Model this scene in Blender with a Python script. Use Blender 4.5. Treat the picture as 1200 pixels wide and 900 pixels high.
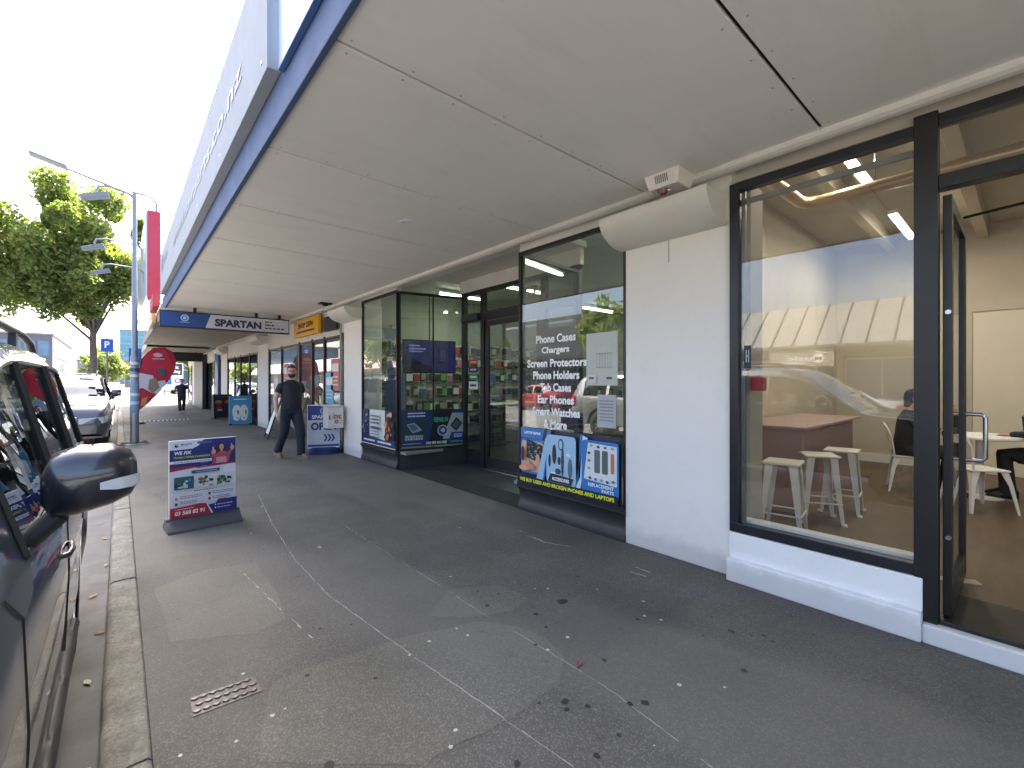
import bpy, math, random
from mathutils import Vector, Matrix
rnd = random.Random(7)
for o in list(bpy.data.objects): bpy.data.objects.remove(o)
S = bpy.context.scene; COL = S.collection
PI = math.pi; R = math.radians

# ------------------------------------------------------------------ camera, sky, sun, exposure
cam = bpy.data.cameras.new('camera'); co = bpy.data.objects.new('camera', cam); COL.objects.link(co)
cam.lens = 527/1200*36; cam.sensor_width = 36; cam.shift_y = -3/1200
cam.clip_start = .05; cam.clip_end = 3000
co.location = (0, 0, 1.5); co.rotation_euler = (R(90), 0, R(-41.1))
S.camera = co
SUN_AZ, SUN_EL = 24, 52          # degrees from +Y towards +X, degrees above the horizon
w = bpy.data.worlds.new('World'); S.world = w; w.use_nodes = True
nt = w.node_tree; nt.nodes.clear()
sky = nt.nodes.new('ShaderNodeTexSky'); sky.sky_type = 'NISHITA'; sky.sun_disc = False
sky.sun_elevation = R(SUN_EL); sky.sun_rotation = R(SUN_AZ)
sky.air_density = .8; sky.dust_density = 6; sky.ozone_density = 1.0; sky.altitude = 0
bg = nt.nodes.new('ShaderNodeBackground'); bg.inputs[1].default_value = .15
wo = nt.nodes.new('ShaderNodeOutputWorld')
nt.links.new(sky.outputs[0], bg.inputs[0]); nt.links.new(bg.outputs[0], wo.inputs[0])
sl = bpy.data.lights.new('sun', 'SUN'); sl.energy = 5.0; sl.angle = R(.6); sl.color = (1, .955, .88)
so = bpy.data.objects.new('sun', sl); COL.objects.link(so)
d = Vector((math.sin(R(SUN_AZ))*math.cos(R(SUN_EL)), math.cos(R(SUN_AZ))*math.cos(R(SUN_EL)), math.sin(R(SUN_EL))))
so.rotation_euler = d.to_track_quat('Z', 'Y').to_euler(); so.location = (0, 0, 30)
S.view_settings.view_transform = 'Standard'; S.view_settings.look = 'None'
S.view_settings.exposure = 2.82; S.view_settings.gamma = 1
S.render.engine = 'CYCLES'
S.cycles.max_bounces = 9; S.cycles.diffuse_bounces = 5; S.cycles.glossy_bounces = 5
S.cycles.transparent_max_bounces = 24; S.cycles.transmission_bounces = 4
S.cycles.caustics_reflective = False; S.cycles.caustics_refractive = False
S.cycles.sample_clamp_indirect = 6; S.cycles.use_denoising = True

# ------------------------------------------------------------------ materials
def lin(h):
    if isinstance(h, (tuple, list)): return (*h[:3], 1)
    h = h.lstrip('#'); c = [int(h[i:i+2], 16)/255 for i in (0, 2, 4)]
    return (*[(v/12.92 if v < .04045 else ((v+.055)/1.055)**2.4) for v in c], 1)
class NT:
    def __init__(s, name):
        s.m = bpy.data.materials.new(name); s.m.use_nodes = True; s.t = s.m.node_tree
        s.b = s.t.nodes['Principled BSDF']; s.tc = s.n('ShaderNodeTexCoord'); s.last_h = None
    def n(s, k, **kw):
        x = s.t.nodes.new(k)
        for a, v in kw.items(): setattr(x, a, v)
        return x
    def l(s, a, b): s.t.links.new(a, b)
    def noise(s, scale, detail=3, rough=.55, vec=None, stretch=None):
        x = s.n('ShaderNodeTexNoise'); x.inputs['Scale'].default_value = scale
        x.inputs['Detail'].default_value = detail; x.inputs['Roughness'].default_value = rough
        v = vec or s.tc.outputs['Object']
        if stretch:
            mp = s.n('ShaderNodeMapping'); mp.inputs['Scale'].default_value = stretch; s.l(v, mp.inputs[0]); v = mp.outputs[0]
        s.l(v, x.inputs['Vector']); return x.outputs['Fac']
    def vor(s, scale, feature='F1', out='Distance'):
        x = s.n('ShaderNodeTexVoronoi', feature=feature); x.inputs['Scale'].default_value = scale
        s.l(s.tc.outputs['Object'], x.inputs['Vector']); return x.outputs[out]
    def ramp(s, fac, stops):
        x = s.n('ShaderNodeValToRGB'); e = x.color_ramp.elements
        while len(e) < len(stops): e.new(.5)
        for i, (p, c) in enumerate(stops):
            e[i].position = p; e[i].color = lin(c) if not isinstance(c, float) else (c, c, c, 1)
        s.l(fac, x.inputs[0]); return x.outputs[0]
    def mix(s, fac, a, b, mode='MIX'):
        x = s.n('ShaderNodeMix', data_type='RGBA', blend_type=mode)
        for sock, v in ((x.inputs[0], fac), (x.inputs[6], a), (x.inputs[7], b)):
            if hasattr(v, 'is_linked') or hasattr(v, 'links'): s.l(v, sock)
            elif isinstance(v, (int, float)): sock.default_value = v
            else: sock.default_value = lin(v)
        return x.outputs[2]
    def bump(s, h, strength=.3, dist=.01):
        x = s.n('ShaderNodeBump'); x.inputs['Strength'].default_value = strength; x.inputs['Distance'].default_value = dist
        s.l(h, x.inputs['Height'])
        if s.last_h: s.l(s.last_h, x.inputs['Normal'])
        s.last_h = x.outputs[0]; s.l(x.outputs[0], s.b.inputs['Normal'])
    def col(s, c):
        if hasattr(c, 'links'): s.l(c, s.b.inputs['Base Color'])
        else: s.b.inputs['Base Color'].default_value = lin(c)
    def set(s, **kw):
        for k, v in kw.items():
            k = {'rough': 'Roughness', 'metal': 'Metallic', 'coat': 'Coat Weight', 'coat_rough': 'Coat Roughness', 'spec': 'Specular IOR Level', 'sheen': 'Sheen Weight'}[k]
            if hasattr(v, 'links'): s.l(v, s.b.inputs[k])
            else: s.b.inputs[k].default_value = v
_pc = {}
def paint(h, rough=.5, var=.08, scale=3., metal=0., coat=0., bump=0., dirt=0., name=None):
    """plain coloured surface with slight tone variation, optional dirt and relief"""
    key = (h, rough, var, scale, metal, coat, bump, dirt)
    if key in _pc: return _pc[key]
    t = NT(name or 'paint_' + (h if isinstance(h, str) else '%.2f_%.2f_%.2f' % tuple(h[:3])))
    c = lin(h); a = tuple(v*(1-var) for v in c[:3]); b = tuple(min(1, v*(1+var)) for v in c[:3])
    f = t.noise(scale, 4)
    colr = t.ramp(f, [(.3, a), (.7, b)])
    if dirt:
        g = t.ramp(t.noise(1.3, 6, .7), [(.45, 0.0), (.75, dirt)])
        colr = t.mix(g, colr, tuple(v*.45 for v in c[:3]))
    t.col(colr); t.set(rough=t.ramp(t.noise(scale*2.3, 3), [(.2, max(0., rough-.06)), (.8, min(1., rough+.06))]), metal=metal, coat=coat)
    if bump: t.bump(t.noise(scale*30, 3), bump, .004)
    _pc[key] = t.m; return t.m
def glass(name, tint=(.93, .95, .95), f0=.08, rough=0.):
    """thin pane: straight transmission plus mirror reflection that grows towards grazing angles"""
    m = bpy.data.materials.new(name); m.use_nodes = True; t = m.node_tree; t.nodes.clear()
    N = t.nodes.new; L = t.links.new
    g = N('ShaderNodeNewGeometry'); dt = N('ShaderNodeVectorMath'); dt.operation = 'DOT_PRODUCT'
    L(g.outputs['Normal'], dt.inputs[0]); L(g.outputs['Incoming'], dt.inputs[1])
    def ma(op, a, b=None):
        x = N('ShaderNodeMath'); x.operation = op
        for i, v in enumerate((a, b)):
            if v is None: continue
            if isinstance(v, (int, float)): x.inputs[i].default_value = v
            else: L(v, x.inputs[i])
        return x.outputs[0]
    ab = ma('ABSOLUTE', dt.outputs['Value']); om = ma('SUBTRACT', 1., ab); p = ma('POWER', om, 5.)
    f = ma('ADD', ma('MULTIPLY', p, 1-f0), f0)
    tr = N('ShaderNodeBsdfTransparent'); tr.inputs[0].default_value = (*tint, 1)
    gl = N('ShaderNodeBsdfGlossy'); gl.inputs['Roughness'].default_value = rough; gl.inputs['Color'].default_value = (.95, .97, 1, 1)
    mx = N('ShaderNodeMixShader'); L(f, mx.inputs[0]); L(tr.outputs[0], mx.inputs[1]); L(gl.outputs[0], mx.inputs[2])
    o = N('ShaderNodeOutputMaterial'); L(mx.outputs[0], o.inputs[0]); return m
def emit(name, c, s):
    t = NT(name); t.col(c); t.b.inputs['Emission Color'].default_value = lin(c); t.b.inputs['Emission Strength'].default_value = s; return t.m

def asphalt(name, base, lighter, scale=1., stain=True, seed=0.):
    t = NT(name)
    agg = t.ramp(t.vor(160*scale, out='Color'), [(.0, base), (.55, base), (.9, lighter)])
    fine = t.noise(420*scale, 2)
    c = t.mix(t.ramp(fine, [(.35, .0), (.7, .55)]), agg, lighter)
    mott = t.ramp(t.noise(.9, 5, .6), [(.35, .0), (.65, .5)])
    dark = tuple(v*.66 for v in lin(base)[:3])
    c = t.mix(mott, c, dark)
    if stain:
        band = t.ramp(t.noise(.55, 2, .4, stretch=(1.3, .45, 1)), [(.47, 0.), (.53, .32)])
        c = t.mix(band, c, lighter)
        sp = t.ramp(t.noise(9, 3, .6), [(.66, 0.), (.74, .45)])
        c = t.mix(sp, c, dark)
    t.col(c); t.set(rough=t.ramp(t.noise(2.2, 4), [(.3, .72), (.7, .9)]), spec=.35)
    t.bump(t.vor(160*scale), .35, .004); t.bump(t.noise(40, 4), .25, .006)
    return t.m
M = {}
M['pave'] = asphalt('footpath_asphalt', (.086, .081, .070), (.21, .196, .165))
M['road'] = asphalt('road_asphalt', (.12, .117, .11), (.26, .25, .235), .7)
def kerb_mat():
    t = NT('kerb_stone')
    c = t.ramp(t.noise(6, 8, .7), [(.3, (.17, .16, .135)), (.55, (.31, .295, .25)), (.75, (.44, .42, .36))])
    c = t.mix(t.ramp(t.noise(60, 3), [(.4, 0.), (.7, .5)]), c, (.11, .105, .095))
    t.col(c); t.set(rough=.85); t.bump(t.noise(30, 6, .7), 1., .025); return t.m
M['kerb'] = kerb_mat()
def soffit_mat():
    t = NT('canopy_soffit_paint')
    c = t.mix(t.ramp(t.noise(.7, 5, .6), [(.35, 0.), (.7, .5)]), (.82, .80, .745), (.73, .71, .66))
    c = t.mix(t.ramp(t.noise(2.6, 6, .75, stretch=(.4, 1.6, 1)), [(.5, 0.), (.78, .42)]), c, (.62, .59, .53))
    t.col(c); t.set(rough=.62); t.bump(t.noise(5, 3), .06, .01); return t.m
M['soffit'] = soffit_mat()
M['trim'] = paint((.66, .64, .58), .5, .05, dirt=.15)
def masonry(c, name):
    t = NT(name); col = t.ramp(t.noise(1.1, 4), [(.3, tuple(v*.95 for v in c)), (.7, c)])
    col = t.mix(t.ramp(t.noise(2.2, 6, .7), [(.5, 0.), (.8, .22)]), col, tuple(v*.6 for v in c))
    sx = t.n('ShaderNodeSeparateXYZ'); t.l(t.tc.outputs['Object'], sx.inputs[0])
    ad = t.n('ShaderNodeMath', operation='MULTIPLY_ADD'); t.l(t.noise(7, 6, .7), ad.inputs[0]); ad.inputs[1].default_value = -.2; t.l(sx.outputs['Z'], ad.inputs[2])
    col = t.mix(t.ramp(ad.outputs[0], [(0., .32), (.09, 0.)]), col, (.30, .28, .25))
    col = t.mix(t.ramp(t.noise(30, 5, .8), [(.66, 0.), (.72, .5)]), col, tuple(v*.62 for v in c))
    t.col(col); t.set(rough=.6); t.bump(t.noise(9, 5), .25, .01); t.bump(t.noise(90, 3), .15, .003); return t.m
M['pillar'] = masonry((.84, .815, .76), 'pillar_masonry')
M['hood'] = paint((.64, .63, .56), .55, .04, dirt=.12)
M['black'] = paint((.009, .0095, .011), .42, .2)
M['navy_frame'] = paint((.011, .0135, .02), .38, .15)
M['base_black'] = paint((.03, .032, .036), .45, .25, 4, dirt=.5)
M['rubber'] = paint((.02, .02, .02), .8, .2)
M['fascia_blue'] = paint((.05, .085, .17), .75, .1, dirt=.3)
M['steel'] = paint((.45, .46, .47), .3, .08, metal=1)
M['grey_steel'] = paint((.22, .23, .24), .45, .1, metal=.6)
M['white'] = paint((.78, .78, .76), .5, .04)
M['cream_wall'] = paint((.52, .48, .40), .7, .07, 1., dirt=.2)
M['shop_wall'] = paint((.25, .25, .235), .7, .05)
M['shop_floor'] = paint((.05, .05, .052), .35, .3, 3)
M['cafe_ceiling'] = paint((.50, .47, .40), .7, .06)
M['white_plinth'] = masonry((.86, .86, .84), 'plinth_masonry')
M['dark_int'] = paint((.05, .048, .045), .6, .2)
M['glass'] = glass('shop_glass', (.90, .92, .90), .075)
M['glass_cafe'] = glass('cafe_glass', (.94, .94, .92), .06)
M['glass_door'] = glass('door_glass', (.82, .84, .82), .07)
M['car_glass'] = glass('car_glass', (.32, .36, .36), .12)
M['chrome'] = paint((.7, .7, .72), .15, .03, metal=1)
def wood_floor():
    t = NT('cafe_floor')
    c = t.ramp(t.noise(3, 6, .6, stretch=(.6, 3, 1)), [(.3, (.055, .036, .022)), (.7, (.13, .088, .055))])
    c = t.mix(t.ramp(t.noise(.8, 3), [(.4, 0.), (.7, .4)]), c, (.17, .13, .09)); t.col(c); t.set(rough=.38); return t.m
M['cafe_floor'] = wood_floor()
M['skin'] = paint((.52, .30, .21), .55, .08, 8)

# ------------------------------------------------------------------ mesh builder
class G:
    def __init__(s): s.v = []; s.f = []; s.mi = []
    def add(s, v, f, m=0):
        o = len(s.v); s.v += [tuple(p) for p in v]; s.f += [tuple(i+o for i in q) for q in f]; s.mi += [m]*len(f); return s
    def box(s, x0, x1, y0, y1, z0, z1, m=0):
        x0, x1 = min(x0, x1), max(x0, x1); y0, y1 = min(y0, y1), max(y0, y1); z0, z1 = min(z0, z1), max(z0, z1)
        v = [(x, y, z) for z in (z0, z1) for y in (y0, y1) for x in (x0, x1)]
        return s.add(v, [(0, 2, 3, 1), (4, 5, 7, 6), (0, 1, 5, 4), (2, 6, 7, 3), (0, 4, 6, 2), (1, 3, 7, 5)], m)
    def extr(s, poly, a, b, ax='y', m=0):
        """poly: 2-D points; ax is the axis it is pushed along; the other two axes in x,y,z order"""
        def P(p, t): return {'x': (t, p[0], p[1]), 'y': (p[0], t, p[1]), 'z': (p[0], p[1], t)}[ax]
        n = len(poly); v = [P(p, a) for p in poly]+[P(p, b) for p in poly]
        f = [tuple(range(n))[::-1], tuple(range(n, 2*n))]+[(i, (i+1) % n, n+(i+1) % n, n+i) for i in range(n)]
        return s.add(v, f, m)
    def tube(s, pts, r, n=8, m=0, cap=True, flat=1.):
        pts = [Vector(p) for p in pts]; rs = r if isinstance(r, (list, tuple)) else [r]*len(pts)
        v = []; f = []; up = None
        for i, p in enumerate(pts):
            t = (pts[min(i+1, len(pts)-1)]-pts[max(i-1, 0)]).normalized()
            if up is None:
                up = Vector((0, 0, 1)) if abs(t.z) < .9 else Vector((1, 0, 0))
            a = t.cross(up).normalized(); b = a.cross(t).normalized(); up = b
            for k in range(n):
                q = 2*PI*k/n; v.append(p+a*math.cos(q)*rs[i]+b*math.sin(q)*rs[i]*flat)
        for i in range(len(pts)-1):
            for k in range(n):
                f.append((i*n+k, i*n+(k+1) % n, (i+1)*n+(k+1) % n, (i+1)*n+k))
        if cap: f += [tuple(range(n))[::-1], tuple(range((len(pts)-1)*n, len(pts)*n))]
        return s.add(v, f, m)
    def loft(s, secs, n=14, m=0):
        """secs: (cx, cy, cz, rx, ry) stacked ellipses"""
        v = []; f = []
        for (x, y, z, a, b) in secs:
            for k in range(n):
                q = 2*PI*k/n; v.append((x+a*math.cos(q), y+b*math.sin(q), z))
        L = len(secs)
        for i in range(L-1):
            for k in range(n): f.append((i*n+k, i*n+(k+1) % n, (i+1)*n+(k+1) % n, (i+1)*n+k))
        f += [tuple(range(n))[::-1], tuple(range((L-1)*n, L*n))]
        return s.add(v, f, m)
    def lathe(s, prof, c=(0, 0, 0), n=24, ax='z', m=0):
        v = []; f = []
        for (r, h) in prof:
            for k in range(n):
                q = 2*PI*k/n; a, b = r*math.cos(q), r*math.sin(q)
                p = {'z': (a, b, h), 'x': (h, a, b), 'y': (a, h, b)}[ax]; v.append((p[0]+c[0], p[1]+c[1], p[2]+c[2]))
        for i in range(len(prof)-1):
            for k in range(n): f.append((i*n+k, i*n+(k+1) % n, (i+1)*n+(k+1) % n, (i+1)*n+k))
        return s.add(v, f, m)
    def ball(s, c, r, m=0, n=10):
        rx, ry, rz = r if isinstance(r, (tuple, list)) else (r, r, r); k = n//2+1
        return s.loft([(c[0], c[1], c[2]-rz*math.cos(PI*i/k), max(.0008, rx*math.sin(PI*i/k)), max(.0008, ry*math.sin(PI*i/k))) for i in range(k+1)], n, m)
def wloc(o):
    p = Vector((0, 0, 0))
    while o: p += o.location; o = o.parent
    return p
def mesh(g, mats, smooth=None, off=(0, 0, 0)):
    me = bpy.data.meshes.new('m'); ox, oy, oz = off
    me.from_pydata([(x-ox, y-oy, z-oz) for x, y, z in g.v], [], g.f)
    for m in (mats if isinstance(mats, (list, tuple)) else [mats]): me.materials.append(m)
    me.polygons.foreach_set('material_index', g.mi)
    me.update()
    if smooth is not None:
        me.polygons.foreach_set('use_smooth', [True]*len(g.f))
        if smooth < 170: me.set_sharp_from_angle(angle=R(smooth))
    return me
def part(name, g, mats, parent=None, smooth=None, bevel=0, local=False, kind=None, label=None, seg=2):
    off = (0, 0, 0) if local or parent is None else wloc(parent)
    me = mesh(g, mats, smooth, off); me.name = name
    o = bpy.data.objects.new(name, me); COL.objects.link(o)
    if parent: o.parent = parent
    if bevel:
        b = o.modifiers.new('bevel', 'BEVEL'); b.width = bevel; b.segments = seg; b.limit_method = 'ANGLE'; b.angle_limit = R(35); b.harden_normals = False
    if kind: o['kind'] = kind
    if label: o['label'] = label
    return o
def thing(name, label, cat, loc=(0, 0, 0), rz=0, group=None):
    o = bpy.data.objects.new(name, None); COL.objects.link(o); o.location = loc; o.rotation_euler = (0, 0, rz)
    o.empty_display_size = .1
    o['label'] = label; o['category'] = cat
    if group: o['group'] = group
    return o
def tag(o, label, cat, group=None):
    o['label'] = label; o['category'] = cat
    if group: o['group'] = group
    return o
def struct(name, g, mats, smooth=None, bevel=0, parent=None):
    o = part(name, g, mats, parent, smooth, bevel); o['kind'] = 'structure'; return o
def copy_tree(o, parent=None):
    c = o.copy(); COL.objects.link(c)
    if parent: c.parent = parent
    for ch in list(o.children): copy_tree(ch, c)
    return c
def inst(name, me, loc, parent=None, rz=0, scale=None):
    o = bpy.data.objects.new(name, me); COL.objects.link(o); o.location = loc; o.rotation_euler = (0, 0, rz)
    if parent:
        o.parent = parent; o.location = Vector(loc)-wloc(parent)
    if scale: o.scale = scale
    return o

# ------------------------------------------------------------------ flat print (signs, posters)
_tc = {}
def text_shape(s, bold=.0):
    if (s, bold) in _tc: return _tc[(s, bold)]
    cu = bpy.data.curves.new('t', 'FONT'); cu.body = s; cu.size = 1; cu.offset = bold; cu.resolution_u = 3
    ob = bpy.data.objects.new('t', cu); COL.objects.link(ob)
    bpy.context.view_layer.update()
    me = bpy.data.meshes.new_from_object(ob.evaluated_get(bpy.context.evaluated_depsgraph_get()))
    v = [(p.co.x, p.co.y) for p in me.vertices]; f = [tuple(p.vertices) for p in me.polygons]
    bpy.data.objects.remove(ob); bpy.data.curves.remove(cu); bpy.data.meshes.remove(me)
    xs = [p[0] for p in v]; ys = [p[1] for p in v]
    x0, x1, y0, y1 = min(xs), max(xs), min(ys), max(ys)
    r = ([((a-x0)/(x1-x0), (b-y0)/(y1-y0)) for a, b in v], f, (x1-x0)/(y1-y0)); _tc[(s, bold)] = r; return r
class Art:
    """flat print in the plane O + x*Rv + y*U, x in 0..W, y in 0..H; layers 1.2 mm apart along N"""
    def __init__(s, O, Rv, U, W, H, step=.0012):
        s.O = Vector(O); s.R = Vector(Rv).normalized(); s.U = Vector(U).normalized(); s.N = s.R.cross(s.U); s.W = W; s.H = H
        s.g = G(); s.mats = []; s.step = step; s.lay = 1
    def P(s, x, y, l): return s.O+s.R*(x*s.W)+s.U*(y*s.H)+s.N*(l*s.step)
    def mi(s, c):
        m = c if isinstance(c, bpy.types.Material) else paint(c, .45, .05, 6)
        if m not in s.mats: s.mats.append(m)
        return s.mats.index(m)
    def poly(s, pts, c):
        s.g.add([s.P(x, y, s.lay) for x, y in pts], [tuple(range(len(pts)))], s.mi(c)); s.lay += 1; return s
    def rect(s, x0, y0, x1, y1, c): return s.poly([(x0, y0), (x1, y0), (x1, y1), (x0, y1)], c)
    def rrect(s, x0, y0, x1, y1, r, c):
        q = s.W/s.H; p = []
        for cx, cy, a0 in ((x1-r, y0+r*q, -90), (x1-r, y1-r*q, 0), (x0+r, y1-r*q, 90), (x0+r, y0+r*q, 180)):
            for k in range(4):
                a = R(a0+30*k); p.append((cx+r*math.cos(a), cy+r*q*math.sin(a)))
        return s.poly(p, c)
    def disc(s, x, y, r, c, ry=None, n=16):
        q = ry if ry else r*s.W/s.H
        return s.poly([(x+r*math.cos(2*PI*k/n), y+q*math.sin(2*PI*k/n)) for k in range(n)], c)
    def text(s, t, x0, y0, w, h, c, bold=.02, slant=0):
        v, f, _ = text_shape(t, bold)
        s.g.add([s.P(x0+a*w+b*h*slant, y0+b*h, s.lay) for a, b in v], f, s.mi(c)); s.lay += 1; return s
    def bars(s, x0, x1, y, h, c, n=1, dy=.03):
        """tiny unreadable print: rows of short word-like bars"""
        for k in range(n):
            x = x0
            while x < x1-.01:
                ww = rnd.uniform(.015, .05); s.g.add([s.P(a, b, s.lay) for a, b in ((x, y-k*dy), (min(x+ww, x1), y-k*dy), (min(x+ww, x1), y-k*dy+h), (x, y-k*dy+h))], [(0, 1, 2, 3)], s.mi(c)); x += ww+.008
        s.lay += 1; return s
    def build(s, name='print', parent=None, label=None, local=False):
        return part(name, s.g, s.mats, parent, label=label, local=local)
# ------------------------------------------------------------------ the setting
D = 3.55      # shop fronts (x of the facade plane)
CZ = 3.12     # underside of the canopy
RZ = -.125    # road level
g = G(); g.box(-600, -.30, -300, 900, RZ-.5, RZ); struct('road', g, M['road'])
def ground_mat():
    t = NT('distant_ground'); t.col(t.ramp(t.noise(.03, 5), [(.35, (.16, .155, .13)), (.7, (.24, .23, .20))])); t.set(rough=.9); return t.m
M['ground'] = ground_mat()
g = G(); g.box(-600, 600, -600, 1400, RZ-1.5, RZ-.52); struct('ground', g, M['ground'])
g = G(); g.box(-.30, -.06, -30, 160, RZ-.5, RZ-.004); g.add([(-.30, -30, RZ+.004), (-.07, -30, RZ+.012), (-.07, 160, RZ+.012), (-.30, 160, RZ+.004)], [(0, 1, 2, 3)])
struct('gutter', g, paint((.12, .118, .11), .8, .2, 5, dirt=.5, bump=.3))
g = G(); g.box(.10, 14, -30, 120, RZ-.3, 0)
pavement = struct('pavement', g, M['pave'])
g = G(); g.box(14, 600, -300, 900, RZ-.3, -.02); struct('side_ground', g, M['ground'])
# opposite footpath
g = G(); g.box(-40, -12.2, -60, 300, RZ-.3, 0); struct('far_pavement', g, M['pave'])
# kerb of separate stones
kerb = thing('kerb', 'row of weathered pale kerbstones', 'kerb'); del kerb['category']; del kerb['label']; kerb['kind'] = 'structure'
y = -4.0; r2 = random.Random(3)
while y < 60:
    L = {0: 1.1}.get(0) * r2.uniform(.9, 1.5)
    if abs(y-2.0) < 0: pass
    g = G(); j = .006; zt = -.002+r2.uniform(-.004, .004); n = 8 if y < 8 else 3
    v = []; f = []
    for i in range(n+1):
        yy = y+j+(L-2*j)*i/n; dx = r2.uniform(-.004, .004); e = .018 if 0 < i < n else .026
        prof = [(-.06+dx, RZ-.1), (-.062+dx, zt-.03), (-.05+dx, zt-.008), (-.035+dx, zt+r2.uniform(-.002, .002)), (.02, zt+r2.uniform(-.003, .003)), (.085, zt), (.098, zt-.012), (.098, RZ-.1)]
        v += [(a, yy, b-(.012 if i in (0, n) and b > -.05 else 0)) for a, b in prof]
    m = 8
    for i in range(n):
        for k in range(m-1): f.append((i*m+k, i*m+k+1, (i+1)*m+k+1, (i+1)*m+k))
    f += [tuple(range(m))[::-1], tuple(range(n*m, n*m+m))]
    g.add(v, [q[::-1] for q in f]); part('kerbstone', g, M['kerb'], kerb, smooth=50)
    y += L
    if 1.6 < y < 2.2:
        # broken stone pieces
        g = G(); g.extr([(-.058, y+.01), (.02, y+.02), (.095, y+.10), (.09, y+.20), (-.02, y+.13), (-.06, y+.09)], RZ-.1, -.008, 'z')
        part('kerbstone', g, M['kerb'], kerb, bevel=.008, label='small broken kerbstone fragment')
        g = G(); g.extr([(-.06, y+.105), (-.02, y+.145), (.09, y+.215), (.096, y+.33), (-.06, y+.34)], RZ-.1, -.02, 'z')
        part('kerbstone', g, M['kerb'], kerb, bevel=.008, label='chipped kerbstone beside the break'); y += .35
g = G(); g.box(.0975, .1025, -4, 60, -.05, -.006); struct('kerb_joint', g, M['rubber'])

def ray(px, py=None):
    u = (px-600)/527; return (math.sin(R(41.1))+math.cos(R(41.1))*u, math.cos(R(41.1))-math.sin(R(41.1))*u)
def gnd(px, py, z=0):
    """ground point for a photograph pixel"""
    dx, dy = ray(px); t = (1.5-z)*527/(py-447); return (dx*t, dy*t)
def ribbon(pts, wd, z, gap=.0, jit=.0, rr=rnd):
    g = G(); P = []
    for i in range(len(pts)-1):
        a, b = Vector((*pts[i], 0)), Vector((*pts[i+1], 0)); n = max(1, int((b-a).length/.05))
        for k in range(n): P.append(a.lerp(b, k/n))
    P.append(Vector((*pts[-1], 0)))
    for i in range(len(P)-1):
        if rr.random() < gap: continue
        t = (P[i+1]-P[i]).normalized(); nn = Vector((-t.y, t.x, 0)); w0 = wd*rr.uniform(.3, 1.3)/2; o = nn*rr.uniform(-jit, jit)
        g.add([(P[i]-nn*w0+o)[:2]+(z,), (P[i+1]-nn*w0+o)[:2]+(z,), (P[i+1]+nn*w0+o)[:2]+(z,), (P[i]+nn*w0+o)[:2]+(z,)], [(0, 1, 2, 3)])
    return g
M['chalk'] = paint((.33, .32, .29), .85, .25, 40)
l1 = [gnd(*p) for p in ((303, 580), (318, 612), (345, 655), (385, 698), (440, 738), (500, 780), (570, 828), (672, 900))]
l2 = [gnd(*p) for p in ((403, 615), (440, 640), (512, 684), (560, 716), (640, 762), (720, 812), (835, 900))]
part('chalk_line', ribbon(l1, .007, .002, .05, .003), M['chalk'], pavement)
part('chalk_line', ribbon(l2, .005, .002, .22, .003), M['chalk'], pavement)
part('chalk_line', ribbon([gnd(281, 668), gnd(330, 715), gnd(385, 765)], .010, .002, .45, .004), M['chalk'], pavement)
part('chalk_mark', ribbon([gnd(608, 622), gnd(618, 628), gnd(640, 636), gnd(670, 641)], .02, .002, .3, .006), M['chalk'], pavement)
part('chalk_mark', ribbon([gnd(738, 670), gnd(757, 676)], .02, .002, .1), M['chalk'], pavement)
part('chalk_mark', ribbon([gnd(745, 665), gnd(762, 671)], .02, .002, .1), M['chalk'], pavement)
# gum spots and specks
def blob(g, x, y, r, z, m, rr):
    n = 9; g.add([(x+r*rr.uniform(.7, 1.25)*math.cos(2*PI*k/n), y+r*rr.uniform(.7, 1.25)*math.sin(2*PI*k/n), z) for k in range(n)], [tuple(range(n))], m)
g = G(); rr = random.Random(11)
for (px, py, r) in ((628, 720, .022), (640, 735, .015), (662, 822, .022), (664, 832, .018), (689, 828, .018), (738, 825, .02), (756, 824, .022), (660, 705, .05), (708, 774, .016), (857, 740, .022), (872, 786, .018), (699, 886, .018), (606, 900, .02), (386, 898, .03), (412, 732, .012), (440, 795, .013), (360, 792, .016), (677, 676, .018), (560, 693, .014), (584, 696, .013), (571, 710, .02), (834, 723, .012), (895, 745, .016), (905, 752, .014), (880, 745, .012), (765, 706, .012), (747, 726, .016), (725, 862, .014), (628, 756, .014), (450, 600, .014), (470, 640, .014)):
    if py >= 899: py = 895
    blob(g, *gnd(px, py), r*.8, .0022, 0, rr)
for k in range(80):
    x = rr.uniform(.3, 3.5); yy = rr.uniform(.1, 12); blob(g, x, yy, rr.uniform(.004, .012), .0016+k*.00001, 0 if rr.random() < .7 else 1, rr)
for (px, py) in ((528, 676), (627, 690), (642, 690), (665, 747), (642, 762), (754, 705), (755, 722), (775, 727), (796, 803), (849, 806), (700, 691), (535, 737), (503, 752), (548, 745), (534, 856), (528, 876), (480, 768), (376, 642), (285, 790), (319, 839), (334, 831), (277, 869), (211, 886)):
    blob(g, *gnd(px, py), rr.uniform(.006, .012), .0028, 1, rr)
o = part('gum_and_specks', g, [paint((.028, .027, .026), .7, .2), paint((.5, .49, .45), .8, .1)], pavement); o['kind'] = 'stuff'
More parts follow.
